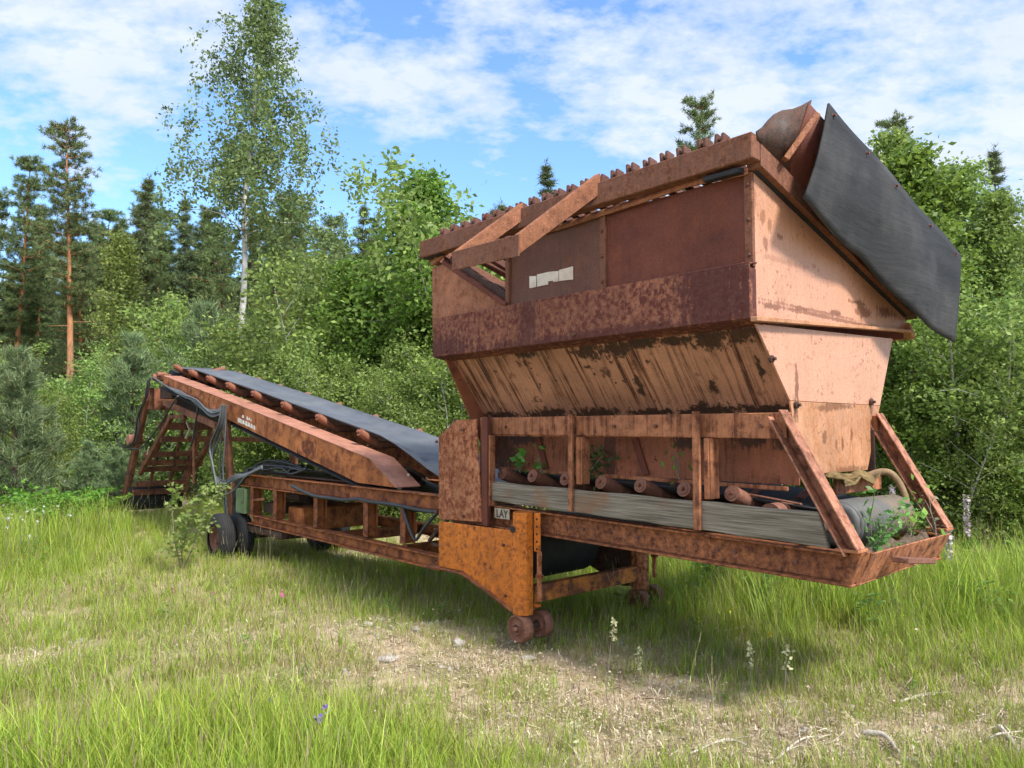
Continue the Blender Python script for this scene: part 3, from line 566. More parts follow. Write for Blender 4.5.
for k in range(9): dr_.lathe(dc+Vector((0, .03+.035*k, 0)), (0, 1, 0), [(0, .129), (.006, .139), (.014, .139), (.02, .129)], 30)
drum = dr_.build('tail_drum', M['drum'], feeder, 0); MB().cyl(dc-Vector((0, .27, 0)), dc+Vector((0, 1.0, 0)), .028, 10).build('drum_shaft', M['steel'], feeder)
MB().cyl((1.98, .1, 1.10), (1.98, .3, 1.10), .07, 16).build('bearing', M['roller'], feeder)
# mossy torn rubber at the outlet
g = []
for i in range(9):
    v = .42+i*.082; g.append([(2.11+.02*math.sin(i), v, 1.325+.015*math.sin(i*2.1)), (2.17+.02*math.sin(i*1.7), v, 1.325+.03*math.sin(i*1.3)), (2.235+.02*math.sin(i*2.3), v, 1.29+.035*math.sin(i*1.6+1))])
MB().sheet(g, .012).build('outlet_flap', M['moss'], feeder, 0, 'torn mossy rubber lip above the tail drum')
MB().tube(curve_pts([(2.16, 1.06, 1.30), (2.22, 1.10, 1.325), (2.28, 1.13, 1.31), (2.345, 1.14, 1.20), (2.40, 1.12, .98)], 16), .026, 9, .019).build('cloth_strip', M['tan'], feeder, 0, 'pale tan cloth hose end draped over the cross bar')
# soil collected behind the end beam
g = [[(2.40+.026*j, .12+1.16*i/14, .87+.02*math.sin(i*1.9+j*1.3)+(.07, .075, .06, .03, -.01)[j]) for j in range(5)] for i in range(15)]
MB().sheet(g, .02).build('soil_heap', M['soil'], feeder, 0)
# LAY sign
def text_mesh(body, size, name, mat, parent, at, extr=.002, width=None):
    cu = bpy.data.curves.new(name, 'FONT'); cu.body = body; cu.size = size; cu.extrude = extr; cu.offset = .0015
    ob = bpy.data.objects.new('tmp_text', cu); COL.objects.link(ob); bpy.context.view_layer.update()
    me = bpy.data.meshes.new_from_object(ob.evaluated_get(bpy.context.evaluated_depsgraph_get())); bpy.data.objects.remove(ob)
    me.name = name; me.materials.clear(); me.materials.append(mat)
    if width:
        xs = [v.co.x for v in me.vertices]; k = width/(max(xs)-min(xs))
        for v in me.vertices: v.co.x *= k
    o = bpy.data.objects.new(name, me); COL.objects.link(o); o.parent = parent; o.location = at; o.rotation_euler = (R(90), 0, 0); return o
sa, sb = N3(495.5, 513, -.034), N3(508.5, 513, -.034)
sg = MB().box((sa[0]-.01, -.036, .905), (sb[0]+.012, -.032, .985)); sgo = sg.build('name_sign', M['signplate'], feeder, 0)
text_mesh('LAY', .085, 'sign_lettering', M['letters'], sgo, (sa[0]+.012, -.0365, .915), .0015, (sb[0]-sa[0])-.02)
# side plates at the feeder's left end
MB().prism([N(440, 436.5, -.085), N(457, 420, -.085), N(477.5, 419, -.085), N(483, 522, -.085), N(440, 519, -.085)], -.10, -.085).build('guard_plate', M['plate'], feeder, .003, 'flaking salmon and brown guard plate with a cut corner')
MB().box((N(483, 500, -.07)[0], -.09, .84), (N(489, 500, -.07)[0], -.05, 1.70)).build('post', M['panel'], feeder)
MB().prism([N(440, 521, -.095), N(522.5, 531.5, -.095), N(521, 609, -.095), N(513, 608, -.095), N(464, 571, -.095), N(440, 566, -.095)], -.11, -.095).build('gooseneck_plate', M['orange'], feeder, .003, 'bright orange gooseneck plate with rust specks')
MB().sheet([[(N(x, y, -.1)[0], v, N(x, y, -.1)[1]) for x, y in ((427, 566.5), (440, 568.5), (464, 574), (490, 592), (514, 611), (521, 612))] for v in (-.14, .12)], -.014).build('lower_flange', M['chassis'], feeder, 0)

M['crossb'] = rust('worn_cross_beam', (.50, .17, .035), (.07, .03, .022), (.20, .075, .034), .55, .06, 6, .3, (1, .3, 1), .8, .3)
bolts(feeder, [(u, -.012, 1.625) for u in (-.2, .9, 1.25, 2.0)]+[(u, -.02, .915-.02*u) for u in (.5, .62, 1.1, 1.7, 1.82, 2.2)]+[(-.98, -.10, 1.50), (-.98, -.10, .90), (-.62, -.10, 1.60), (-.62, -.10, .90), (-.98, -.11, .76), (-.98, -.11, .50), (-.12, -.11, .72), (-.10, -.11, .34)], 'nub', .012)
# ---- support leg at the gooseneck (near and far)
def leg_set(off, mo):
    lg = MB(); r = .052; cx = .082
    n8 = [(cx+r*1.0*math.cos(a)*1.55, -.10+r*math.sin(a)*1.55) for a in [math.pi/4*k+math.pi/8 for k in range(8)]]
    lg.add([(x, y, .235) for x, y in n8]+[(x, y, .985) for x, y in n8], [tuple(range(7, -1, -1)), tuple(range(8, 16))]+[(i, (i+1) % 8, 8+(i+1) % 8, 8+i) for i in range(8)])
    lo = lg.build('support_leg', mo, mach, .004); lo.location = off
    MB().box((.165, -.07, .70), (.225, -.05, .985)).build('hole_strip', mo, lo); MB().box((.17, -.045, .33), (.205, -.02, .699)).box((.16, -.05, .50), (.22, -.018, .53)).build('guide_bar', M['plate'], lo)
    for k in range(5): MB().cyl((.20, -.073, .72+.055*k), (.20, -.069, .72+.055*k), .009, 8).build('hole', M['black'], lo, 0)
    MB().cyl((.055, -.184, .86), (.055, -.18, .86), .026, 10).build('hole', M['black'], lo, 0)
    MB().cyl((.082, -.06, .135), (.082, -.06, .234), .04, 12).cyl((.085, -.17, .135), (.085, .14, .135), .022, 10).build('axle', M['steel'], lo, 0)
    for v in (-.175, .04):
        c_ = (.085, v, .135); w = MB(); w.lathe(c_, (0, 1, 0), [(.012, 0), (.012, .026), (.0, .030), (.0, .042), (.014, .046), (.016, .082), (.004, .086), (0, .094), (.006, .101), (.05, .104), (.084, .102), (.088, .095), (.08, .04), (.08, 0)], 30)
        w.lathe(c_, (0, 1, 0), [(-.022, 0), (-.022, .016), (.012, .018)], 10)
        w.build('steel_wheel', M['roller'], lo, 0)
    return lo
l1 = leg_set((0, 0, 0), M['orange']); l2 = leg_set((0, 1.40, 0), M['plate'])
cb = MB(); cb.box((.10, -.012, .305), (.115, 1.31, .43)); cb.box((.04, -.012, .305), (.10, 1.31, .317)); cb.box((.04, -.012, .418), (.10, 1.31, .43)); cb.build('cross_beam', M['crossb'], mach)
MB().box((.03, -.05, .29), (.19, -.013, .31)).build('cross_beam_foot', M['orange'], mach)
MB().box((.06, 1.30, .2), (.13, 1.36, .95)).build('far_upright', M['plate'], mach)
MB().prism([(-1.07, .82), (.02, .82), (.02, .24), (-.12, .22), (-.73, .43), (-1.06, .43)], 1.30, 1.315).build('gooseneck_plate', M['steel'], mach)
hd = MB(); hd.lathe((-.38, .25, .62), (0, 1, 0), [(0, 0), (0, .24), (.02, .25), (.75, .25), (.77, .24), (.77, 0)], 28); hd.build('head_drum', M['black'], mach, 0)
MB().box((-.62, .12, .30), (-.60, 1.2, .85)).build('bulkhead', M['steel'], mach)

# ---- chassis
ch = MB(); ibeam_u(ch, (-5.12, 1.050), (-.80, 1.036), .150, .10, v=.02)
chassis = ch.build('chassis_rail', M['chassis'], mach)
ibeam_u(MB(), (-5.12, 1.050), (-.80, 1.036), .150, .10, v=1.15).build('chassis_rail', M['chassis'], mach)
def lowrail(v):
    m = MB(); ibeam_u(m, (-4.90, .570), (-2.72, .540), .118, .10, v=v); ibeam_u(m, (-2.719, .540), (-1.02, .515), .125, .10, v=v); return m
lowrail(.02).build('lower_rail', M['chassis'], mach); lowrail(1.15).build('lower_rail', M['chassis'], mach)
pp = None
for vv in (.0, 1.13):
    for u in (-4.83, -4.21, -3.25, -2.26, -1.63):
        if pp is None:
            m = MB(); m.box((0, -.03, 0), (.085, -.02, .34)).box((.036, -.0195, 0), (.048, .0795, .34)).box((0, .08, 0), (.085, .09, .34)); pp = m.build('chassis_post', M['chassis'], chassis); o = pp
        else: o = dup(pp, chassis)
        o.location = (u, vv, .563+.02*(-(u+4.9)/3.9)*0-.004*0); o.scale = (1, 1, (.898-.555)/.34)
for u in (-5.05, -3.9, -2.95, -1.2):
    MB().box((u, .075, .90), (u+.08, 1.095, 1.0)).build('cross_member', M['chassis'], chassis)
for u in (-3.0, -1.75): MB().box((u, .075, .42), (u+.08, 1.095, .53)).build('cross_member', M['chassis'], chassis)
MB().box((-5.0, .1, 1.055), (-2.6, 1.1, 1.07)).build('deck_plate', M['steel'], chassis)
tk = MB().box((-4.17, .14, .45), (-3.80, 1.0, .705)); tk.build('tank', M['beam'], chassis, .012)
MB().box((-4.72, .1, .60), (-4.36, .36, .72)).build('battery_box', M['steel'], chassis)
eng = MB(); eng.box((-4.65, .45, .62), (-4.25, .95, .86)).cyl((-4.5, .3, .80), (-4.1, .3, .80), .06, 12).cyl((-4.3, .6, .86), (-4.3, .6, .90), .08, 12); eng.build('hydraulic_pump', M['steel'], chassis)
MB().bar((-4.85, -.02, .74), (-4.52, .02, .775), .02, .03).build('lever', M['frame'], chassis)
gb = MB().box((-5.17, -.06, .57), (-4.93, .14, .875)); gbo = gb.build('control_box', M['green'], chassis, .006, 'olive green control box below the chassis end')
MB().box((-5.155, -.068, .585), (-4.945, -.061, .86)).build('door', M['green'], gbo, .002); MB().cyl((-4.97, -.085, .72), (-4.97, -.069, .72), .014, 8).build('knob', M['wood'], gbo, 0)
MB().box((-4.95, -.02, .36), (-4.0, .05, .43)).box((-4.6, .2, .28), (-4.45, 1.0, .40)).build('axle_bearer', M['steel'], chassis)
MB().bar((-.9, .02, .9), (-1.25, .02, .62), .03, .03).bar((-1.25, .05, .60), (-.85, .05, .56), .03, .03).build('brace', M['steel'], chassis)
MB().prism([(-1.30, .86), (-.85, .62), (-.85, .80), (-1.18, .91)], .2, 1.0).build('sloped_plate', M['rail'], chassis)
# rear axle with dual tyres
MB().cyl((-5.16, -.27, .275), (-5.16, 1.47, .275), .045, 12).build('axle', M['steel'], chassis, 0)
def tyre_at(v):
    pts = [(.0, .165), (.0, .19), (.012, .22), (.02, .25), (.03, .275), (.045, .292)]; w = .20; prof = list(pts)
    for k in range(5):
        a = .047+k*.022; prof += [(a, .300), (a+.010, .300), (a+.0105, .272), (a+.020, .272), (a+.0205, .300)]
    prof += [(w-o_, q) for o_, q in pts[::-1]]; c0 = (-5.16, v, .275)
    t = MB().lathe(c0, (0, 1, 0), prof, 40).build('tyre', M['tyre'], chassis, 0)
    rm = MB().lathe(c0, (0, 1, 0), [(.03, .171), (.02, .165), (.05, .15), (.10, .13), (.11, .08), (.07, .075), (.06, .0)], 28)
    rm.lathe(c0, (0, 1, 0), [(.17, .171), (.15, .15), (.12, .13)], 28)
    for k in range(8):
        a = k*math.pi/4; c = Vector((-5.16+.105*math.cos(a), v+.1, .275+.105*math.sin(a))); rm.cyl(c, c+Vector((0, -.03, 0)), .011, 6)
    rm.build('rim', M['roller'], t, 0)
for v in (-.34, -.105, 1.0, 1.235): tyre_at(v)

# ---- conveyor
poly = [(-8.08, 2.44), (-8.12, 2.30), (-5.68, 1.75), (-2.42, 1.075), (-1.73, 1.062), (-2.18, 1.32), (-5.69, 2.0)]
def beam(v0, v1):
    m = MB(); m.prism(poly, v0, v1); return m
conv = beam(-.002, .012).build('conveyor_beam', M['beam'], mach, .003)
def flange(v0, v1, dz, mat, name):
    m = MB(); top = [(-8.09, 2.442), (-5.69, 2.002), (-2.18, 1.322), (-1.72, 1.064)]
    m.sheet([[(u, v0, z+dz) for u, z in top], [(u, v1, z+dz) for u, z in top]], .008 if dz >= 0 else -.008); m.sm = [False]*len(m.f); return m.build(name, mat, conv, 0)
flange(-.012, .27, .003, M['beam_top'], 'top_flange')
beam(.9, .914).build('conveyor_side', M['beam'], conv); flange(.66, .92, .003, M['beam_top'], 'top_flange')
beam(.24, .25).build('conveyor_side', M['beam'], conv)
MB().prism([(-5.70, 1.745), (-2.42, 1.070), (-2.42, 1.082), (-5.70, 1.757)], .013, .239).build('bottom_flange', M['beam'], conv)
def btop(u):
    if u < -5.69: return 2.44+(2.0-2.44)*(u+8.08)/(2.39)
    if u < -2.18: return 2.0+(1.32-2.0)*(u+5.69)/3.51
    return 1.32+(1.064-1.32)*(u+2.18)/.46
# inclined idlers on the beam
pr = None; slo = math.atan2(.68, 3.51)
for u in (-8.20, -7.55, -6.85, -6.15, -5.33, -4.48, -3.62, -2.73):
    zc = 2.002+(1.322-2.002)*(u+5.69)/3.51+.105
    if u < -5.69: zc = btop(u)+.10
    if pr is None:
        q = MB(); a = Vector((0, .21, .045)); b = Vector((0, .46, -.10)); ax = (b-a).normalized()
        q.cyl(a, a+ax*.30, .043, 18); q.cyl(a-ax*.03, a-ax*.001, .02, 10); pr = q.build('conveyor_roller', M['troller'], conv, .003); o = pr
        q = MB(); q.cyl((0, .44, -.09), (0, .72, -.09), .042, 14).cyl((0, .71, -.05), (0, 1.0, .045), .045, 14); q2 = q.build('conveyor_roller', M['roller'], conv, 0); o2 = q2
        q = MB(); q.box((-.02, .30, -.105), (.02, .85, -.09)); q3 = q.build('idler_bracket', M['steel'], conv); o3 = q3
    else: o, o2, o3 = dup(pr, conv), dup(q2, conv), dup(q3, conv)
    for x in (o, o2, o3): x.location = (u, 0, zc)
# belt: troughed carrying side, wraps the head pulley
g = []
N_ = 26
for i in range(N_+1):
    u = -8.45+i*(7.75/N_); zb = (2.002+(1.322-2.002)*(u+5.69)/3.51 if u > -5.69 else btop(u))+.135
    tr = smooth(-8.3, -7.6, u)*(1-.6*smooth(-2.0, -1.0, u)); zb -= .02*(1-tr)
    if u > -2.2: zb += .0
    e_ = smooth(-2.6, -1.2, u); zb -= .03*e_
    g.append([(u, .31-.09*e_, zb+.040*tr-.12*e_), (u, .42, zb-.01*tr), (u, .58, zb-.012*tr), (u, .74, zb-.01*tr), (u, .92, zb+.045*tr)])
MB().sheet(g, -.012).build('conveyor_belt', M['belt'], conv, 0, 'blue grey conveyor belt sagging between its rollers')
hp = Vector((-8.42, .22, 2.42)); MB().cyl(hp, hp+Vector((0, .80, 0)), .145, 24).build('head_pulley', M['black'], conv, 0)
MB().sheet([[(u, v, z) for u, z in ((-8.4, 2.27), (-8.0, 2.20), (-5.7, 1.70), (-2.4, 1.02), (-1.5, .86))] for v in (.03, .95)], .012).build('return_belt', M['black'], conv, 0)
MB().box((-8.62, .02, 2.38), (-8.10, .12, 2.47)).cyl((-8.5, -.03, 2.44), (-8.5, .1, 2.44), .05, 10).cyl((-8.3, -.03, 2.47), (-8.3, .1, 2.47), .04, 10).build('bearing', M['troller'], conv)
sp = MB(); a = N3(405, 470, .35); b = N3(424, 480, .55)
hel = [Vector(a)+(Vector(b)-Vector(a))*t/90+Vector((.045*math.cos(t*.9), .0, .045*math.sin(t*.9))) for t in range(91)]
sp.tube(hel, .008, 5); sp.build('spring', M['steel'], conv, 0); MB().bar(N3(399, 490, .1), N3(408, 474, .25), .05, .012).build('spring_hook', M['signplate'], conv)
# white painted lettering remains on the beam
wl_ = MB(); 
def bp(u, f): 
    zt = btop(u); return zt-f*.25
for u0, u1, f0, f1 in ((-5.17, -5.11, .42, .56), (-5.04, -4.985, .40, .56), (-4.975, -4.93, .42, .54), (-4.92, -4.885, .43, .55),
                       (-5.30, -5.17, .66, .88), (-5.16, -5.09, .66, .86), (-5.075, -5.0, .66, .88), (-4.99, -4.93, .67, .87), (-4.915, -4.85, .68, .88), (-4.835, -4.78, .70, .90)):
    wl_.prism([(u0, bp(u0, f1)), (u1, bp(u1, f1)), (u1-.01, bp(u1, f0)), (u0+.01, bp(u0, f0))], -.0045, -.0025)
wl_.build('worn_lettering', M['white'], conv, 0)

MB().prism([N(164, 384, .5), N(226, 412, .5), N(226, 430, .5), N(164, 405, .5)], .5, .51).build('black_panel', M['black'], conv, 0)  # plain black panel filling the dark area below the conveyor beam
MB().box((-8.62, .13, 2.1), (-8.1, .8, 2.3)).build('chute', M['steel'], conv)
# ---- discharge stand at the tail
sd0 = MB(); sd0.bar((-8.83, .0, 2.12), (-9.82, .0, .46), .07, .17)
stand = sd0.build('discharge_stand', M['stand'], mach)
MB().bar((-8.83, .95, 2.10), (-9.80, .95, .48), .07, .17).build('stand_leg', M['stand'], stand)
for v in (.06, .90):
    MB().bar((-7.84, v, 1.82), (-9.25, v, .88), .06, .08).build('stand_brace', M['stand'], stand)
    MB().box((-7.86, v-.025, 1.77), (-7.30, v+.025, 1.83)).build('stand_brace', M['stand'], stand)
MB().box((-8.95, .0, 1.93), (-8.70, .07, 2.28)).box((-8.95, .071, 1.93), (-8.93, .9, 2.28)).build('stand_housing', M['stand'], stand)
for u, z in ((-8.28, 1.455), (-9.02, 1.20), (-9.1, 1.06), (-9.22, .95), (-9.42, .70), (-9.55, .55)):
    MB().box((u-.04, .04, z-.045), (u+.04, .91, z+.045)).build('rung', M['stand'], stand)
MB().box((-8.27, .94, 1.42), (-5.62, .98, 1.49)).build('tie_rail', M['stand'], stand)
for v in (.30, .62):
    MB().bar((-8.75, v, 2.0), (-9.55, v, .62), .04, .06).build('stand_bar', M['stand'], stand)
MB().bar((-8.3, .93, 1.95), (-9.0, .93, 1.0), .05, .08).build('stand_brace', M['stand'], stand)
MB().box((-8.6, .1, 1.60), (-8.52, .9, 1.72)).build('rung', M['stand'], stand)
rv = MB()
for k in range(5): rv.box((-9.15+.001*k, .1+.17*k, 1.10), (-9.11+.001*k, .125+.17*k, 1.19))
rv.build('hanger', M['steel'], stand)
MB().sheet([[(-9.63, .0, .64), (-9.63, .9, .64)], [(-9.70, .0, .25), (-9.70, .9, .25)]], .014).build('rubber_apron', M['rubber'], stand, 0)
MB().bar(N3(164.5, 402.7), N3(217, 426), .05, .085).build('stand_strut', M['stand'], stand)
MB().bar(N3(193.7, 438, .3), N3(194, 484, .3), .03, .03).build('stand_strut', M['bracket'], stand)
MB().bar((-7.95, .3, 1.73), (-7.95, .3, 1.47), .05, .05).bar((-7.9, .3, 1.73), (-7.75, .3, 1.6), .03, .03).bar((-7.75, .3, 1.6), (-7.93, .3, 1.47), .03, .03).build('latch', M['signplate'], stand)
for px in (162.5, 182, 199, 217):
    a = N3(px, 384+(px-162)*.22, .01); MB().bar((a[0], .012, a[2]+.02), (a[0], .012, a[2]-.42+.04*(px-162)/55), .04, .05).build('hanger_bar', M['stand'], stand)
for v in (.02, .93):
    MB().bar((-5.72, v, 1.80), (-5.44, v, .42), .06, .13).build('stand_post', M['stand'], stand)
MB().bar((-6.9, .93, 1.95), (-6.9, .93, .9), .05, .06).build('stand_post', M['stand'], stand)
mt = MB(); mt.cyl((-9.42, -.10, 1.44), (-9.42, .12, 1.44), .085, 14).box((-9.62, -.06, 1.40), (-9.50, .02, 1.46)); mt.build('motor', M['beam_top'], stand, .004)
MB().bar(N3(149, 447, -.05), N3(147, 455, -.05), .02, .02).build('reflector', M['signplate'], stand)
# cables and hoses
cb_ = MB(); rc = random.Random(3)
for k in range(6):
    j = lambda s: rc.uniform(-s, s)
    ctrl = [(153, 377), (166, 386), (182, 394+j(2)), (196, 402+j(3)), (210, 410+2*k*.6), (222, 409+k)]
    cb_.tube(curve_pts([N3(x, y, -.03-.012*(k % 3)) for x, y in ctrl], 18), .012, 6)
cb_.build('cable_bundle', M['cable_grey'], conv, 0)
cb_ = MB()
for k in range(5):
    x0 = 226-1.2*k; low = (478, 480, 481, 484, 492)[k]; w_ = rc.uniform(-1.2, 1.2)
    ctrl = [(x0, 405), (x0-3+w_, 424), (216-1.6*k+w_, 446), (211.5+.3*k, 464), (216+.5*k, low-2), (225, low+3), (236, low-4+w_), (246, 474+.6*k), (262, 466+.5*k)]
    cb_.tube(curve_pts([N3(x, y, -.07-.02*k) for x, y in ctrl], 34), .0115, 6)
for k in range(2):
    cb_.tube(curve_pts([N3(x, y, -.05) for x, y in ((225+k, 405), (221+4*k, 440), (220+3*k, 470), (224+2*k, 500), (226+k, 525))], 16), .010, 6)
cb_.build('hanging_cable', M['cable_grey'], conv, 0)
cb_ = MB()
for k in range(14):
    y0 = 462+rc.uniform(0, 9); 
    ctrl = [(236+rc.uniform(-4, 6), 484+rc.uniform(-4, 10)), (246+rc.uniform(-4, 4), 472+rc.uniform(-3, 6)), (262+rc.uniform(-6, 6), y0), (280+rc.uniform(-6, 6), y0+rc.uniform(-4, 4)), (298+rc.uniform(-8, 5), y0+rc.uniform(-2, 5)), (312+rc.uniform(-12, 2), 468+rc.uniform(-4, 3))]
    cb_.tube(curve_pts([N3(x, y, .05+.035*k+.02*math.sin(x*.3+k)) for x, y in ctrl], 26), .012, 6)
for k in range(5):
    cb_.tube(curve_pts([N3(x, y, .02) for x, y in ((248, 470+k), (236+k, 486), (231+k, 500), (229+1.5*k, 512))], 12), .016, 6)
cb_.build('cable_coil', M['cable'], chassis, 0)
cb_ = MB()
cb_.tube(curve_pts([N3(x, y, -.045) for x, y in ((292, 485.5), (300, 490), (315, 496), (330, 498), (345, 500), (357, 499), (372, 502), (390, 504), (405, 507), (425, 511), (438, 512))], 40), .020, 6)
cb_.tube(curve_pts([N3(x, y, -.05) for x, y in ((403, 509), (408, 524), (413, 537), (417, 539), (424, 528), (437, 513))], 20), .016, 6)
cb_.build('rail_cable', M['cable'], chassis, 0)
cb_ = MB()
for k, (x, y) in enumerate(((150, 384), (148, 386))):
    cb_.tube(curve_pts([N3(a, b, -.06) for a, b in ((x, y-6), (x-3, y+12), (x-10, 412+k*4), (138-k*3, 436), (132, 446-2*k), (122, 447), (118, 441), (116, 434), (122, 432))], 26), .013, 5)
cb_.tube(curve_pts([N3(a, b, -.08) for a, b in ((178, 396), (170, 408), (160, 425), (150, 438), (141, 448), (128, 449))], 18), .014, 5)
cb_.tube(curve_pts([N3(a, b, -.03) for a, b in ((199, 402), (196, 420), (193, 438), (191, 446))], 10), .016, 5)
cb_.build('loose_cable', M['cable'], stand, 0)
# ================================================================== GROUND
def axis_pts(lo, hi, near_lo, near_hi, n, far_n):
    a = np.linspace(near_lo, near_hi, n); t = np.linspace(0, 1, far_n+1)[1:]
    return np.concatenate([(near_lo-(near_lo-lo)*t**2.2)[::-1], a, near_hi+(hi-near_hi)*t**2.2])
gx = axis_pts(-450, 450, -9, 9, 150, 14); gy = axis_pts(-120, 700, 0, 16, 140, 14)
rg = np.random.default_rng(5)
X, Y = np.meshgrid(gx, gy); Z = ground_h(X, Y)
near = (np.abs(X) < 9) & (Y > 0) & (Y < 16)
Z = Z+np.where(near, rg.normal(0, .008, X.shape), 0)
me = bpy.data.meshes.new('ground'); nx, ny = len(gx), len(gy)
idx = (np.arange(ny-1)[:, None]*nx+np.arange(nx-1)[None, :]).ravel()
def fast_mesh(me, verts, faces, k, col=None, smooth_=False, tri_mat=None):
    nv, nf = len(verts), len(faces)
    me.vertices.add(nv); me.vertices.foreach_set('co', np.asarray(verts, np.float32).ravel())
    me.loops.add(nf*k); me.loops.foreach_set('vertex_index', np.asarray(faces, np.int32).ravel())
    me.polygons.add(nf); me.polygons.foreach_set('loop_start', np.arange(0, nf*k, k, dtype=np.int32)); me.polygons.foreach_set('loop_total', np.full(nf, k, np.int32))
    if smooth_: me.polygons.foreach_set('use_smooth', np.ones(nf, bool))
    if col is not None:
        at = me.attributes.new('col', 'FLOAT_COLOR', 'FACE'); c = np.ones((nf, 4), np.float32); c[:, :3] = col; at.data.foreach_set('color', c.ravel())
    me.update(calc_edges=True); me.validate(); return me
fast_mesh(me, np.stack([X.ravel(), Y.ravel(), Z.ravel()], 1), np.stack([idx, idx+1, idx+nx+1, idx+nx], 1), 4, None, True)
def ground_mat():
    m, n, l, b = new_mat('ground_soil'); k = NB(n, l); v = k.coord()
    c = k.ramp(k.noise(v, 7, 8, .65), ((.28, (.20, .145, .09)), (.46, (.39, .30, .20)), (.66, (.52, .42, .30))))
    c = k.mix(k.ramp(k.noise(v, 45, 5, .7), ((.48, 0.), (.62, .65))), c, (.33, .25, .13))
    c = k.mix(k.ramp(k.noise(v, 1.3, 5, .6), ((.50, 0.), (.64, .6))), c, (.13, .14, .045))
    l.new(c, b.inputs['Base Color']); b.inputs['Roughness'].default_value = .95; b.inputs['Specular IOR Level'].default_value = .15
    k.bump(k.math('ADD', k.noise(v, 30, 6, .7), k.math('MULTIPLY', k.noise(v, 6, 4, .6), 2)), .8, .03, b); return m
me.materials.append(ground_mat()); go = bpy.data.objects.new('ground', me); COL.objects.link(go); go['kind'] = 'structure'

# where the grass is thin (bare trampled earth) and where it stands tall
def bare(x, y):
    b = np.zeros_like(x)
    for cx, cy, rx, ry, am in ((.55, 4.4, 1.2, .9, .85), (-.1, 5.3, 1.1, .75, .85), (-.75, 6.1, .8, .55, .8), (1.95, 4.15, .9, .42, .85), (2.8, 4.6, .8, .35, .6), (.9, 3.5, 1.3, .4, .6), (-3.3, 5.55, .8, .32, .75), (-2.2, 5.9, .9, .3, .45), (-1.2, 5.2, .6, .35, .45), (.9, 5.6, .5, .4, .5)):
        b = np.maximum(b, am*np.exp(-(((x-cx)/rx)**2+((y-cy)/ry)**2)**1.3))
    return b
def lush(x, y):
    a = np.zeros_like(x)
    for cx, cy, rx, ry, am in ((-1.8, 3.4, 2.2, .75, .95), (-7.2, 10.5, 2.5, 2.2, .95), (-6.2, 8.6, 1.5, 1.2, .6), (3.6, 7.6, 2.9, 1.7, 1.), (1.5, 6.9, 1.4, .7, .55), (1.6, 9.4, 2.5, 1.6, .8), (-2.6, 7.6, 1.3, .5, .25), (1.15, 5.5, .4, .35, .25), (-3.4, 4.0, 1.2, .8, .5), (4.2, 6., 1., .9, .5)):
        a = np.maximum(a, am*np.exp(-(((x-cx)/rx)**2+((y-cy)/ry)**2)))
    return a
def vnoise(x, y, s, seed):
    r = np.random.default_rng(seed); G = r.random((64, 64)); xf, yf = x*s+31.7, y*s+17.3
    xi, yi = np.floor(xf).astype(int), np.floor(yf).astype(int); fx, fy = xf-xi, yf-yi; fx = fx*fx*(3-2*fx); fy = fy*fy*(3-2*fy)
    g = lambda a, b: G[a % 64, b % 64]
    return (g(xi, yi)*(1-fx)+g(xi+1, yi)*fx)*(1-fy)+(g(xi, yi+1)*(1-fx)+g(xi+1, yi+1)*fx)*fy

# ---- tufts of blades
def tuft(name, n, spread, hmin, hmax, wid, lean, cols, seed, mat, heads=0, segs=3):
    r = np.random.default_rng(seed); V_, F_, C_ = [], [], []
    for i in range(n):
        a, rad = r.random()*6.283, spread*math.sqrt(r.random()); x, y = rad*math.cos(a), rad*math.sin(a)
        h = hmin+(hmax-hmin)*r.random()**1.4; d = r.random()*6.283; ln = lean*h*(.25+r.random()); w = wid*(.6+.8*r.random())
        dx, dy = math.cos(d), math.sin(d); sx, sy = -dy, dx; o = len(V_)
        c = np.array(cols[r.integers(len(cols))])*(.75+.5*r.random())
        for k in range(segs+1):
            t = k/segs; ww = w*(1-t**1.6)*.5+.0002; px, py, pz = x+dx*ln*t*t, y+dy*ln*t*t, h*(t-.22*(ln/h)*t*t*t)
            V_ += [(px-sx*ww, py-sy*ww, pz), (px+sx*ww, py+sy*ww, pz)]
        for k in range(segs): F_.append((o+2*k, o+2*k+1, o+2*k+3, o+2*k+2)); C_.append(c*(.9+.2*k/segs))
        if r.random() < heads:
            o = len(V_); tx, ty, tz = V_[-1]; hl = .03+.04*r.random(); cw = .0022
            for (qx, qy) in ((sx, sy), (dx, dy)):
                o = len(V_); V_ += [(tx-qx*cw, ty-qy*cw, tz-.01), (tx+qx*cw, ty+qy*cw, tz-.01), (tx+qx*cw*.5+dx*.01, ty+qy*cw*.5+dy*.01, tz+hl), (tx-qx*cw*.5+dx*.01, ty-qy*cw*.5+dy*.01, tz+hl)]
                F_.append((o, o+1, o+2, o+3)); C_.append(np.array((.36, .28, .17))*(.8+.4*r.random()))
    me = bpy.data.meshes.new(name); fast_mesh(me, np.array(V_), np.array(F_), 4, np.array(C_)); me.materials.append(mat)
    return bpy.data.objects.new(name, me)
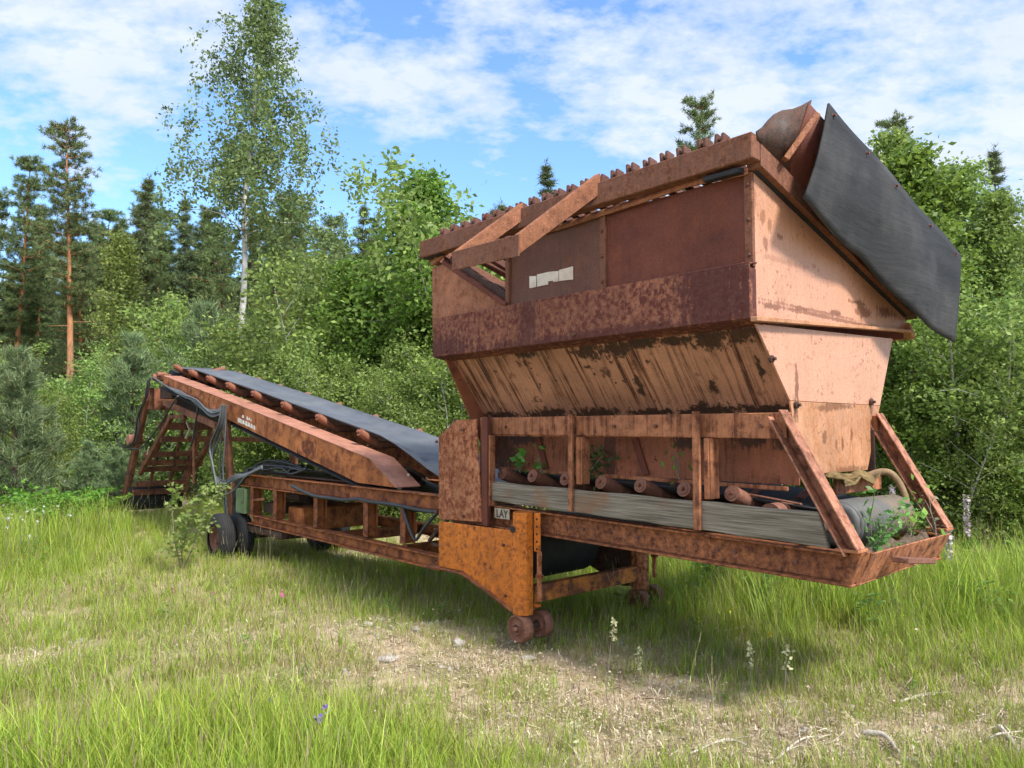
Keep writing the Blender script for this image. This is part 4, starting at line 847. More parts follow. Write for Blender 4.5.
def scatter(name, label, cat, protos, P, scl, seed):
    """one countless growth: points carrying size and turn, each dressed with one of the tufts"""
    r = np.random.default_rng(seed); n = len(P)
    c = bpy.data.collections.new(name+'_kinds')
    for p in protos: c.objects.link(p)
    me = bpy.data.meshes.new(name); me.vertices.add(n); me.vertices.foreach_set('co', P.astype(np.float32).ravel())
    a = me.attributes.new('size', 'FLOAT', 'POINT'); a.data.foreach_set('value', scl.astype(np.float32))
    a = me.attributes.new('pick', 'INT', 'POINT'); a.data.foreach_set('value', r.integers(0, len(protos), n).astype(np.int32))
    a = me.attributes.new('turn', 'FLOAT_VECTOR', 'POINT'); t = np.zeros((n, 3), np.float32); t[:, 2] = r.random(n)*6.283; t[:, :2] = r.normal(0, .1, (n, 2)); a.data.foreach_set('vector', t.ravel())
    o = bpy.data.objects.new(name, me); COL.objects.link(o)
    ng = bpy.data.node_groups.new(name, 'GeometryNodeTree'); ng.interface.new_socket('Geometry', in_out='INPUT', socket_type='NodeSocketGeometry'); ng.interface.new_socket('Geometry', in_out='OUTPUT', socket_type='NodeSocketGeometry')
    N_ = ng.nodes; gi, gq = N_.new('NodeGroupInput'), N_.new('NodeGroupOutput'); ip = N_.new('GeometryNodeInstanceOnPoints'); ci = N_.new('GeometryNodeCollectionInfo')
    ci.inputs['Collection'].default_value = c; ci.inputs['Separate Children'].default_value = True; ci.inputs['Reset Children'].default_value = True
    def att(nm, ty):
        q = N_.new('GeometryNodeInputNamedAttribute'); q.data_type = ty; q.inputs['Name'].default_value = nm
        return [s for s in q.outputs if s.enabled and s.name == 'Attribute'][0]
    L = ng.links; L.new(gi.outputs[0], ip.inputs['Points']); L.new(ci.outputs[0], ip.inputs['Instance']); ip.inputs['Pick Instance'].default_value = True
    L.new(att('pick', 'INT'), ip.inputs['Instance Index']); L.new(att('size', 'FLOAT'), ip.inputs['Scale'])
    er = N_.new('FunctionNodeEulerToRotation'); L.new(att('turn', 'FLOAT_VECTOR'), er.inputs[0]); L.new(er.outputs[0], ip.inputs['Rotation']); L.new(ip.outputs[0], gq.inputs[0])
    md = o.modifiers.new('scatter', 'NODES'); md.node_group = ng
    tag(o, label, cat, kind='stuff'); return o
def pts(n, seed, fn, y0=2.6, y1=17, wide=.86):
    r = np.random.default_rng(seed); y = y0+(y1-y0)*r.random(n)**1.25; x = (r.random(n)*2-1)*(wide*y+.8)
    # thin with distance^: even ground density near, sparser far
    p = fn(x, y); keep = r.random(n) < p; x, y, p = x[keep], y[keep], p[keep]
    return np.stack([x, y, ground_h(x, y)-.01], 1), p
G_Y = [(0.368, 0.434, 0.055), (0.302, 0.403, 0.055), (0.424, 0.453, 0.097), (0.268, 0.372, 0.048)]
G_G = [(0.242, 0.345, 0.033), (0.296, 0.387, 0.043), (0.205, 0.302, 0.038), (0.338, 0.418, 0.057)]
G_D = [(.44, .37, .20), (.38, .30, .15), (.48, .42, .27), (.36, .36, .12), (.32, .24, .14)]
short_t = [tuft('short_tuft', 26, .13, .04, .17, .0045, .8, G_Y+G_G[:2]+G_D[:2], 11+i, M['blade'], .05) for i in range(4)]
dry_t = [tuft('dry_tuft', 14, .13, .02, .10, .003, 1.6, G_D+G_Y[:2], 31+i, M['blade'], .1) for i in range(3)]
med_t = [tuft('meadow_tuft', 32, .14, .14, .40, .0055, .55, G_Y+G_G, 51+i, M['blade'], .04, 4) for i in range(4)]
tall_t = [tuft('tall_tuft', 34, .17, .30, .72, .008, .5, G_G+G_Y[:3], 71+i, M['blade'], .06, 4) for i in range(4)]
seed_t = [tuft('seed_tuft', 5, .10, .30, .62, .003, .35, [(.40, .36, .19), (.33, .35, .12)], 91+i, M['blade'], 1., 4) for i in range(3)]
P, p = pts(26000, 1, lambda x, y: np.clip((1-1.1*bare(x, y))*(.45+.8*vnoise(x, y, 1.6, 3)), .65*np.clip(vnoise(x, y, 2.2, 4)*2.6-1.1, 0, 1), 1)*np.where(y > 11, .5, 1)); r_ = np.random.default_rng(1)
scatter('short_grass', 'short yellow green grass over the open ground', 'grass', short_t, P, (.75+.6*r_.random(len(P)))*(1-.45*bare(P[:, 0], P[:, 1])), 2)
P, p = pts(26000, 2, lambda x, y: np.clip(.17+.5*(vnoise(x, y, 1.1, 9)-.5), .02, .7)*(1-.75*bare(x, y))*np.where(y > 10, .3, 1))
scatter('dry_grass', 'dry straw coloured grass among the green', 'grass', dry_t, P, .7+.8*np.random.default_rng(2).random(len(P)), 3)
P, p = pts(26000, 3, lambda x, y: np.clip(1.1*lush(x, y)+.45*(vnoise(x, y, .9, 6)-.52), 0, 1)*(1-bare(x, y))**2)
scatter('meadow_grass', 'bright green meadow grass of middle height', 'grass', med_t, P, (.6+.5*np.random.default_rng(3).random(len(P)))*(.6+.6*p), 4)
P, p = pts(15000, 4, lambda x, y: np.clip(1.5*lush(x, y)-.62+.4*(vnoise(x, y, .8, 8)-.5), 0, 1)*(y > 5.2)*(1-bare(x, y))**2)
scatter('tall_grass', 'tall lush grass along the forest edge', 'grass', tall_t, P, .65+.5*np.random.default_rng(4).random(len(P)), 5)
P, p = pts(5000, 5, lambda x, y: np.clip(.16+.35*lush(x, y)*(y > 5)+.3*(vnoise(x, y, .7, 12)-.5), 0, 1)*(1-bare(x, y))**2)
scatter('seeding_grass', 'thin grass stalks with pale seed heads', 'grass', seed_t, P, .6+.6*np.random.default_rng(5).random(len(P)), 6)
# litter: straw, chips and leaf bits on the bare earth
def litter(name, n, seed):
    r = np.random.default_rng(seed); V_, F_, C_ = [], [], []
    for i in range(n*2):
        x, y = r.normal(0, .11, 2); a = r.random()*6.283; L_ = .004+.03*r.random()**3; w = .0008+.0022*r.random(); z = .012+.02*r.random(); dz = r.normal(0, .010); o = len(V_)
        ca, sa_ = math.cos(a), math.sin(a)
        V_ += [(x-ca*L_-sa_*w, y-sa_*L_+ca*w, z-dz), (x-ca*L_+sa_*w, y-sa_*L_-ca*w, z-dz), (x+ca*L_+sa_*w*.5, y+sa_*L_-ca*w*.5, z+dz), (x+ca*L_-sa_*w*.5, y+sa_*L_+ca*w*.5, z+dz)]
        F_.append((o, o+1, o+2, o+3)); C_.append(np.array([(.45, .37, .24), (.30, .22, .13), (.55, .48, .36), (.20, .14, .09)][r.integers(4)])*(.7+.6*r.random()))
    me = bpy.data.meshes.new(name); fast_mesh(me, np.array(V_), np.array(F_), 4, np.array(C_)); me.materials.append(M['litter']); return bpy.data.objects.new(name, me)
P, p = pts(9000, 6, lambda x, y: np.clip(.06+.30*bare(x, y), 0, 1), 2.6, 9)
scatter('ground_litter', 'straw, chips and leaf scraps lying on the bare earth', 'litter', [litter('litter_patch', 30, 20+i) for i in range(4)], P, .7+.7*np.random.default_rng(6).random(len(P)), 7)
def gravel(name, n, seed):
    r = np.random.default_rng(seed); V_, F_, C_ = [], [], []
    for i in range(n):
        x, y = r.normal(0, .12, 2); s_ = .002+.008*r.random()**3; o = len(V_); q = r.random(6)*.6+.7
        V_ += [(x+s_*q[0], y, s_*.3), (x, y+s_*q[1], s_*.3), (x-s_*q[2], y, s_*.3), (x, y-s_*q[3], s_*.3), (x, y, s_*q[4]), (x, y, s_*q[4])]
        for a, b in ((0, 1), (1, 2), (2, 3), (3, 0)): F_.append((o+a, o+b, o+4)); C_.append(np.array([(.46, .37, .27), (.36, .28, .19), (.52, .44, .34), (.28, .21, .14)][r.integers(4)])*(.8+.4*r.random()))
    me = bpy.data.meshes.new(name); fast_mesh(me, np.array(V_), np.array(F_), 3, np.array(C_)); me.materials.append(M['litter']); return bpy.data.objects.new(name, me)
P, p = pts(4500, 16, lambda x, y: np.clip(.05+.9*bare(x, y), 0, 1), 2.6, 8)
P[:, 2] += .012
scatter('gravel', 'fine gravel and grit on the worn bare earth', 'gravel', [gravel('gravel_patch', 45, 60+i) for i in range(3)], P, .8+.7*np.random.default_rng(16).random(len(P)), 17)
# low broad-leaved weeds among the tall grass
def herb(name, n, h, L_, cols, seed):
    r = np.random.default_rng(seed); V_, F_, C_ = [], [], []
    for i in range(n):
        z = h*r.random()**.8; a = r.random()*6.283; rad = .14*r.random()*(.5+z/h); x, y = rad*math.cos(a), rad*math.sin(a); d = r.random()*6.283; l_ = L_*(.6+.8*r.random()); w = l_*.34
        dx, dy = math.cos(d), math.sin(d); up = .5*r.random()-.1; o = len(V_)
        V_ += [(x, y, z), (x+dx*l_*.5-dy*w, y+dy*l_*.5+dx*w, z+up*l_*.6), (x+dx*l_, y+dy*l_, z+up*l_*.5), (x+dx*l_*.5+dy*w, y+dy*l_*.5-dx*w, z+up*l_*.6)]
        F_.append((o, o+1, o+2, o+3)); C_.append(np.array(cols[r.integers(len(cols))])*(.75+.5*r.random()))
    me = bpy.data.meshes.new(name); fast_mesh(me, np.array(V_), np.array(F_), 4, np.array(C_)); me.materials.append(M['leaf']); return bpy.data.objects.new(name, me)
P, p = pts(5000, 8, lambda x, y: np.clip(1.2*lush(x, y)-.45+.7*(vnoise(x, y, 1.3, 14)-.5), 0, .8)*(y > 5.5)+(.05*(1-bare(x, y))*(y > 4.6)))
scatter('ground_cover', 'low leafy weeds growing through the grass', 'weeds', [herb('weed_clump', 45, .38, .075, [(.10, .22, .04), (.15, .28, .05), (.20, .33, .08), (.09, .18, .05)], 40+i) for i in range(4)], P, (.35+.7*np.random.default_rng(8).random(len(P)))*np.where(lush(P[:, 0], P[:, 1]) > .4, 1, .45), 9)

# ================================================================== TREES
def norm(a): return a/np.maximum(np.linalg.norm(a, axis=-1, keepdims=True), 1e-6)
def leaf_quads(P, size, cols, r, hang=.2, ratio=.55):
    n = len(P); d = r.normal(0, 1, (n, 3)); d[:, 2] = d[:, 2]*.6-hang; d = norm(d); s = norm(np.cross(d, r.normal(0, 1, (n, 3))))
    L_ = (size*(.6+.8*r.random(n)))[:, None]; nrm = np.cross(d, s)
    V_ = np.stack([P-d*L_*.5, P+s*L_*ratio*.5+nrm*L_*.06, P+d*L_*.5, P-s*L_*ratio*.5+nrm*L_*.06], 1)
    return V_.reshape(-1, 3), np.arange(4*n).reshape(-1, 4), cols
def palette(n, cols, r, clump=None, jitter=.3):
    c = np.array(cols)[r.integers(len(cols), size=n)]*(1-jitter/2+jitter*r.random((n, 1)))
    if clump is not None: c = c*clump[:, None]
    return c
class Wood(MB): pass
def bez(p0, d0, L_, n, droop, r, wob=.08):
    P_ = [Vector(p0)]; d = Vector(d0).normalized(); st = L_/n
    for i in range(n):
        d = (d+Vector((r.normal(0, wob), r.normal(0, wob), r.normal(0, wob)-droop/n))).normalized(); P_.append(P_[-1]+d*st)
    return P_
def broadleaf(name, H, Rm, seed, nb, leaves, size, cols, base=.12, rise=.9, droop=.25, prof=None, trunk_r=.05, stems=1, hang=.2, weep=0., bark='bark_aspen', spread_=.13, gaps=.35):
    r = np.random.default_rng(seed); w = Wood(); L = []
    prof = prof or (lambda t: math.sin(math.pi*min(1, .18+.82*t)**.8)**.7)
    nodes, nw = [], []
    for s in range(stems):
        a0 = 6.283*s/stems+r.random(); lean = .0 if stems == 1 else .22
        tr = bez((.12*math.cos(a0)*(stems > 1), .12*math.sin(a0)*(stems > 1), 0), (lean*math.cos(a0), lean*math.sin(a0), 1), H*(.97 if s == 0 else .7+.25*r.random()), 14, -.05, r, .045)
        w.tube(tr, trunk_r*(1 if s == 0 else .75), 7, trunk_r*.12)
        for b in range(max(4, nb//stems)):
            t = base+(1-base)*((b+r.random())/max(4, nb//stems)); f = t*14; i = min(int(f), 13); p = tr[i].lerp(tr[i+1], f-i)
            a = b*2.399+r.random()*.9; L_ = Rm*max(.12, prof((t-base)/(1-base)))*(.65+.55*r.random()); e_ = rise*(.5+.8*t)
            br = bez(p, (math.cos(a), math.sin(a), e_), L_, 6, droop, r, .12)
            keep = r.random() > gaps*.25
            if gaps > 1 and not keep: continue
            w.tube(br, trunk_r*(.2 if gaps > 1 else .32)*(1.15-t)+.004, 4, .003)
            n0 = len(nodes)
            for k in range(1, 7):
                if not keep and k > 3: continue
                for q in range(2 if k > 2 else 1):
                    tw = bez(br[k], (r.normal(0, 1), r.normal(0, 1), r.normal(.25, .6)), L_*(.18+.22*r.random()), 3, droop, r, .2)
                    nodes += [tw[1], tw[2], tw[3]]; nw += [.7, 1, 1.1]
                    if weep and r.random() < weep:
                        hg = bez(tw[3], (r.normal(0, .4), r.normal(0, .4), -.6), .35+1.0*r.random(), 5, .7, r, .06)
                        nodes += hg[1:]; nw += [1]*5
            nodes.append(br[6]); nw.append(1.3)
            if gaps > 1:
                for z_ in range(n0, len(nw)): nw[z_] *= (1.25-.85*max(0, (t-.6)/.4))
        nodes.append(tr[14]); nw.append(1)
    nodes = np.array([tuple(p) for p in nodes]); nw = np.array(nw); cl = .72+.56*r.random(len(nodes))
    ix = r.choice(len(nodes), leaves, p=nw/nw.sum()); P_ = nodes[ix]+r.normal(0, spread_, (leaves, 3))*np.array([1, 1, .75])
    V_, F_, C_ = leaf_quads(P_, size, palette(leaves, cols, r, cl[ix]), r, hang)
    me = bpy.data.meshes.new(name+'_crown'); fast_mesh(me, V_, F_, 4, C_); me.materials.append(M['leaf'])
    return (w.mesh('trunk', M[bark]), me)
def needles(P_, D_, per, size, width, cols, r, open_=.9):
    n = len(P_); P2 = np.repeat(P_, per, 0); D2 = np.repeat(D_, per, 0)
    d = norm(D2+r.normal(0, open_, (n*per, 3))); s = norm(np.cross(d, r.normal(0, 1, (n*per, 3)))); L_ = (size*(.6+.7*r.random(n*per)))[:, None]
    P2 = P2+r.normal(0, size*.22, P2.shape)
    V_ = np.stack([P2-s*width*.5, P2+s*width*.5, P2+d*L_], 1).reshape(-1, 3)
    cl = np.repeat(.75+.5*r.random(n), per); return V_, np.arange(3*n*per).reshape(-1, 3), palette(n*per, cols, r, cl)
def conifer(name, H, seed, base, Rm, whorls, per_whorl, clumps, nper, nsize, nwid, cols, prof, rise, droop, trunk_r, bark, open_=.9, dead=0, lean=.02):
    r = np.random.default_rng(seed); w = Wood(); tr = bez((0, 0, 0), (r.normal(0, lean), r.normal(0, lean), 1), H, 16, 0, r, .012); w.tube(tr, trunk_r, 8, trunk_r*.08)
    PP, DD = [], []
    def at(t): f = t*16; i = min(int(f), 15); return tr[i].lerp(tr[i+1], f-i)
    for k in range(whorls):
        t = base+(1-base)*(k+.6*r.random())/whorls; t = min(t, .995); tt = (t-base)/(1-base)
        for q in range(per_whorl):
            if r.random() < .12: continue
            a = 6.283*q/per_whorl+r.random()*1.2+k; L_ = Rm*max(.05, prof(tt))*(.6+.6*r.random())
            br = bez(at(t), (math.cos(a), math.sin(a), rise(tt)), L_, 6, droop, r, .07); w.tube(br, .012+.02*L_*.5*trunk_r/.15, 4, .004)
            nc = max(2, int(clumps*(.35+L_/Rm)))
            for c in range(nc):
                s = .22+.78*((c+r.random())/nc); f = s*6; i = min(int(f), 5); p = br[i].lerp(br[i+1], f-i); sp = .21*L_*(1.15-.5*s)
                PP.append(tuple(p+Vector((r.normal(0, sp), r.normal(0, sp), r.normal(.02, sp*.35))))); dd = (br[i+1]-br[i]).normalized()+Vector((0, 0, .35)); DD.append(tuple(dd))
    for k in range(dead):
        t = base*(.35+.6*r.random()); a = r.random()*6.283; br = bez(at(t), (math.cos(a), math.sin(a), -.1), .5+1.0*r.random(), 4, .2, r, .12); w.tube(br, .014, 4, .004)
    PP.append(tuple(tr[16])); DD.append((0, 0, 1))
    V_, F_, C_ = needles(np.array(PP), norm(np.array(DD)), nper, nsize, nwid, cols, r, open_)
    me = bpy.data.meshes.new(name+'_crown'); fast_mesh(me, V_, F_, 3, C_); me.materials.append(M['needle']); return (w.mesh('trunk', M[bark]), me)
def plant_tree(kindname, meshes, x, y, s, label, cat='tree', group=None, rz=None, sz=1., extra=None):
    rz = (x*7.3+y*3.1) % 6.283 if rz is None else rz
    e = empty(kindname, (x, y, float(ground_h(x, y))-.02), rz); e.scale = (s, s, s*sz)
    for nm, me in zip(('trunk', 'crown'), meshes):
        o = bpy.data.objects.new(nm, me); COL.objects.link(o); o.parent = e
    tag(e, label, cat, group); return e

C_ASP = [(0.143, 0.24, 0.038), (0.189, 0.3, 0.046), (0.247, 0.36, 0.061), (0.111, 0.192, 0.035)]
C_BIR = [(0.18, 0.259, 0.058), (0.228, 0.31, 0.072), (0.276, 0.356, 0.091), (0.144, 0.218, 0.052)]
C_BIR2 = [(0.114, 0.162, 0.054), (0.144, 0.198, 0.066), (0.18, 0.234, 0.078), (0.216, 0.264, 0.096)]
C_PIN = [(.125, .180, .065), (.15, .205, .075), (.18, .235, .09), (.095, .145, .052)]
C_SPR = [(0.09, 0.126, 0.058), (0.114, 0.156, 0.066), (0.138, 0.18, 0.078)]
C_YPN = [(0.149, 0.218, 0.094), (0.178, 0.253, 0.11), (0.115, 0.178, 0.077), (0.218, 0.287, 0.132)]
asp = [broadleaf('aspen', 6., 1.55, 100+i, 46, 17000, .105, C_ASP, .08, .95, .12, None, .07, 1, .2, 0, 'bark_aspen', .15) for i in range(3)]
bsh = [broadleaf('birch_bush', 4., 1.15, 120+i, 44, 14000, .080, C_BIR, .03, 1.2, .25, (lambda t: .35+.75*math.sin(math.pi*(.15+.75*t))), .04, 3, .3, .15, 'bark_birch', .13) for i in range(3)]
bir = [broadleaf('young_birch', 7., 1.15, 140+i, 60, 17000, .085, C_BIR, .06, 1.1, .35, (lambda t: (1-t)**.7*.95+.18), .06, 1, .35, .3, 'bark_birch', .13) for i in range(2)]
bigb = broadleaf('tall_birch', 15.5, 2.75, 171, 72, 22000, .125, C_BIR2, .44, 1.35, 1.0, (lambda t: (.85 if t < .1 else 1.)*(1-t)**.8*1.15+.14), .135, 1, .6, .85, 'bark_birch', .11, 1.8)
P_pine = lambda t: .35+.75*math.sin(math.pi*(.12+.80*t))**.8
pin = [conifer('pine', 14., 200+i, b, .98, 19, 5, 13, 26, .17, .024, C_PIN, P_pine, (lambda t: .1+.6*t), .1, .17, 'bark_pine', 1.0, 9) for i, b in enumerate((.40, .46, .34))]
spr = [conifer('spruce', 13., 230+i, .08, 2.0, 30, 6, 13, 16, .24, .030, C_SPR, (lambda t: (1-t)**.85), (lambda t: -.05+.5*t), .35, .15, 'bark_spruce', .85, 4) for i in range(2)]
dpn = [conifer('forest_pine', 11., 250+i, (.40, .30)[i], 1.7, 17, 6, 13, 20, .22, .028, C_PIN, (lambda t: (1-t)**.55*.95+.1), (lambda t: .05+.7*t), .15, .15, 'bark_pine', .95, 6) for i in range(2)]
ypn = [conifer('young_pine', 3., 270+i, .04, .95, 12, 6, 11, 34, .15, .012, C_YPN, (lambda t: (1-t)**.75+.1), (lambda t: .45+.7*t), -.25, .05, 'bark_pine', .55, 0) for i in range(2)]

# far wood: one mass behind the trees that can be told apart
fw = []
rf = np.random.default_rng(9)
for k, (tm, cm) in enumerate((spr[0], spr[1], spr[0], spr[1], dpn[1])):
    vt = np.array([v.co for v in tm.vertices]); a = bpy.data.objects.new('far_tree', cm); fw.append(a)
    b = bpy.data.objects.new('far_trunk', tm); fw.append(b)
def far_wood():
    pts_ = []
    for i in range(520):
        th = rf.uniform(-1.0, 1.0); D = rf.uniform(40, 62); x, y = math.tan(th*.80)*D, D
        pts_.append((x, y))
    return np.array(pts_)
FW = far_wood(); hgt = .72+.4*rf.random(len(FW))
fo = []
for k in range(5):
    c = bpy.data.objects.new('far_tree_kind', fw[2*k].data)
    fo.append(c)
Pf = np.stack([FW[:, 0], FW[:, 1], ground_h(FW[:, 0], FW[:, 1])], 1)
scatter('far_wood', 'dense dark conifer wood closing the view behind the nearer trees', 'wood', fo, Pf, hgt, 21)

def T(kind, meshes, px, D, top, H, label, cat='tree', group=None, sz=1.):
    x, y = far(px, D); s = (top_h(top, D)-float(ground_h(x, y)))/H; return plant_tree(kind, meshes, x, y, s, label, cat, group, None, sz)
FOR = 'conifers in the dark forest edge'
T('tall_birch', bigb, 234, 24, -22, 15.0, 'tall weeping birch with white trunk rising above the whole forest')
T('pine', pin[1], 71, 30, 121, 14, 'tall slender pine with bare reddish trunk, left of the tall birch')
T('pine', pin[0], 12, 33, 152, 14, 'pine with open crown at the left edge of the photo')
T('spruce', spr[0], 356, 33, 197, 13, 'small pointed spruce standing alone against the sky between the birch and the leafy thicket')
T('pine', pin[2], 678, 31, 88, 14, 'pine crown showing above the hopper rail near its right end')
T('spruce', spr[1], 563, 34, 163, 13, 'tiny pointed spruce tip peeping over the middle of the hopper rail')
T('forest_pine', dpn[0], 283, 28, 192, 11, 'broad bushy pine just right of the tall birch trunk')
T('forest_pine', dpn[1], 322, 31, 222, 11, 'low rounded pine between the broad pine and the lone pointed spruce')
T('pine', pin[2], 873, 24, 118, 14, 'thin pine with small tufted crown close right of the hanging rubber sheet')
T('spruce', spr[0], 127, 30, 170, 13, 'pointed conifer rising in the forest between the slender pine and the tall birch')
T('young_birch', bir[0], 118, 25, 228, 7, 'pale green slim birch in front of the dark conifers')
for i, (px, D, top, k) in enumerate(((38, 36, 205, 4), (52, 38, 228, 3), (98, 34, 205, 4), (110, 34, 222, 2), (146, 33, 190, 4), (163, 33, 208, 4), (186, 33, 198, 2), (207, 34, 206, 4), (173, 36, 214, 3), (255, 34, 210, 4), (30, 37, 216, 2), (88, 37, 222, 3), (134, 36, 204, 2), (196, 36, 212, 3), (300, 33, 205, 4), (268, 35, 216, 2), (338, 34, 214, 4), (-12, 34, 190, 1), (-45, 32, 170, 0), (-80, 34, 200, 4), (28, 40, 210, 2), (142, 31, 246, 4), (160, 30, 250, 4), (84, 33, 240, 0), (224, 33, 225, 0), (300, 36, 226, 3), (340, 36, 236, 1), (380, 34, 240, 0), (408, 36, 230, 3))):
    me_, H_, nm = [(dpn[0], 11, 'forest_pine'), (dpn[1], 11, 'forest_pine'), (spr[0], 13, 'spruce'), (spr[1], 13, 'spruce'), (pin[0], 14, 'pine')][k]
    T(nm, me_, px, D, top, H_, 'dark conifer in the crowded forest edge on the left, behind the leafy bushes', 'tree', FOR)
for i, (px, D, top, k) in enumerate(((930, 26, 170, 0), (1000, 28, 150, 2), (1060, 27, 165, 1), (800, 30, 190, 0), (740, 32, 205, 2), (620, 33, 235, 1), (500, 33, 240, 0), (1120, 26, 180, 0), (560, 31, 250, 1))):
    me_, H_, nm = [(dpn[0], 11, 'forest_pine'), (dpn[1], 11, 'forest_pine'), (spr[1], 13, 'spruce')][k]
    T(nm, me_, px, D, top, H_, 'conifer standing behind the leafy trees at the back of the machine', 'tree', 'conifers behind the machine')
# middle layer: bushes and young trees
BU = 'leafy young birches at the forest edge'
T('birch_bush', bsh[0], 195, 20, 293, 4, 'light green birch bush below the tall birch trunk, behind the conveyor top')
T('birch_bush', bsh[1], 62, 16, 352, 4, 'birch bush between the left edge and the conveyor tail')
T('birch_bush', bsh[2], 108, 18, 368, 4, 'low birch bush right behind the discharge stand')
T('young_pine', ypn[0], 16, 13.2, 352, 3, 'bluish young pine at the left edge of the clearing', sz=1.)
T('young_pine', ypn[1], 142, 17, 338, 3, 'young pine with upright candles behind the conveyor head')
T('young_pine', ypn[0], 206, 18.5, 308, 3, 'pale young pine in front of the birch bush below the tall birch')
T('young_pine', ypn[1], 92, 13.8, 425, 3, 'small dark pine beside the discharge stand', sz=.8)
T('young_pine', ypn[0], 118, 13.6, 432, 3, 'squat young pine touching the tail end of the machine', sz=.8)
for px, D, top, k in ((-30, 15, 345, 0), (22, 19, 350, 1), (150, 21, 358, 2), (244, 19, 328, 1), (-75, 16, 330, 2), (85, 21, 362, 0), (172, 17, 365, 1), (40, 14.5, 395, 2), (228, 15.5, 375, 0), (255, 17, 330, 2)):
    T('birch_bush', bsh[k], px, D, top, 4, 'light green leafy bush in the thicket left of and behind the conveyor', 'bush', BU)
T('aspen', asp[0], 412, 14.5, 166, 6, 'tallest leafy aspen in the thicket left of the hopper')
T('aspen', asp[1], 372, 14.2, 245, 6, 'rounded aspen in front of the tallest one, above the conveyor belt')
T('birch_bush', bsh[1], 298, 16.5, 268, 4, 'yellowish birch between the conveyor and the broad bushy pine')
T('aspen', asp[2], 443, 13.4, 262, 6, 'aspen right beside the left edge of the hopper')
for px, D, top, k in ((325, 15.5, 268, 2), (345, 13.2, 330, 0), (400, 12.6, 335, 1), (278, 14.4, 335, 1), (450, 12.4, 345, 2), (310, 13.4, 360, 2), (372, 12.2, 372, 0), (428, 12, 385, 1), (475, 15, 212, 0), (500, 15.5, 196, 1), (520, 13, 330, 2), (255, 13.8, 385, 0)):
    T('birch_bush', bsh[k], px, D, top, 4, 'bright green leafy bush in the dense thicket behind the conveyor', 'bush', 'bushes behind the conveyor')
T('young_birch', bir[1], 905, 13.5, 122, 7, 'leafy tree just right of the upper corner of the rubber sheet')
T('aspen', asp[0], 912, 12.4, 150, 6, 'dense aspen behind the right edge of the rubber sheet')
T('young_birch', bir[0], 970, 12, 150, 7, 'pointed young birch near the right edge of the photo')
T('young_birch', bir[1], 1020, 11.4, 178, 7, 'young birch cut by the right edge of the photo')
for px, D, top, k in ((940, 10.6, 262, 0), (990, 10.2, 280, 1), (1035, 10, 300, 2), (905, 11.0, 330, 2), (960, 9.9, 385, 1), (1010, 9.7, 420, 0), (880, 11.6, 300, 0), (840, 12.5, 280, 1), (800, 13, 300, 2), (755, 13.5, 290, 0), (700, 13.5, 300, 1), (640, 13.5, 310, 2), (590, 13.2, 320, 0), (1080, 10.5, 260, 1), (1130, 11, 250, 0), (920, 10.4, 440, 0)):
    m_, nm, H_ = (bsh[k], 'birch_bush', 4) if k else (asp[1], 'aspen', 6)
    T(nm, m_, px, D, top, H_, 'leafy bush in the shady thicket behind and right of the hopper', 'bush', 'bushes behind the hopper')

# ---- small plants, flowers, stones and sticks
def thing(name, at_, label, cat, group=None, rz=0, s=1): return tag(empty(name, at_, rz, s), label, cat, group)
def leaf_mesh(P_, size, cols, seed, hang=.1, mat='leaf', ratio=.5):
    r = np.random.default_rng(seed); V_, F_, C_ = leaf_quads(np.array(P_, float), size, palette(len(P_), cols, r), r, hang, ratio)
    me = bpy.data.meshes.new('foliage'); fast_mesh(me, V_, F_, 4, C_); me.materials.append(M[mat]); return me
def link(nm, me, par):
    o = bpy.data.objects.new(nm, me); COL.objects.link(o); o.parent = par; return o
def sapling(px, py, h, seed, label, n=260, size=.055, cols=C_BIR, spread=.17, cat='sapling'):
    x, y = gnd(px, py); e = thing('sapling', (x, y, float(ground_h(x, y))), label, cat); r = np.random.default_rng(seed); w = Wood(); L = []
    for k in range(3):
        tr = bez((0, 0, 0), (r.normal(0, .18), r.normal(0, .18), 1), h*(.7+.3*r.random()), 8, 0, r, .08); w.tube(tr, .008, 5, .003)
        for i in range(2, 9):
            for q in range(2):
                b = bez(tr[i], (r.normal(), r.normal(), .5), spread*(1.2-i/10), 3, .1, r, .15); w.tube(b, .003, 4, .0015); L += [b[1], b[2], b[3]]
    L = np.array([tuple(p) for p in L]); P_ = L[r.integers(len(L), size=n)]+r.normal(0, .035, (n, 3))
    o = bpy.data.objects.new('stem', w.mesh('stem', M['bark_aspen'])); COL.objects.link(o); o.parent = e; link('foliage', leaf_mesh(P_, size, cols, seed), e); return e
sapling(181, 574, 1.25, 3, 'slender birch sapling with yellow green leaves left of the twin tyres', 620, .062, [(.24, .33, .08), (.17, .27, .05), (.30, .38, .12)], .2)
# weeds growing in the machine
def wp(u, v, z): p = ORG+Ud*u+Vd*v; return Vector((p.x, p.y, z))
def weed(u, v, z, h, seed, label, n=70, size=.06, cols=C_ASP, narrow=.05):
    e = thing('weed', wp(u, v, z), label, 'plant'); r = np.random.default_rng(seed); w = Wood(); L = []
    for k in range(3):
        tr = bez((0, 0, 0), (r.normal(0, .22), r.normal(0, .22), 1), h*(.6+.4*r.random()), 7, 0, r, .09); w.tube(tr, .005, 5, .002); L += tr[1:]
    L = np.array([tuple(p) for p in L]); P_ = L[r.integers(len(L), size=n)]+r.normal(0, narrow, (n, 3))
    o = bpy.data.objects.new('stem', w.mesh('stem', M['blade'] if False else M['bark_aspen'])); COL.objects.link(o); o.parent = e; link('foliage', leaf_mesh(P_, size, cols, seed), e); return e
C_LT = [(.14, .28, .06), (.20, .34, .10), (.10, .22, .05)]
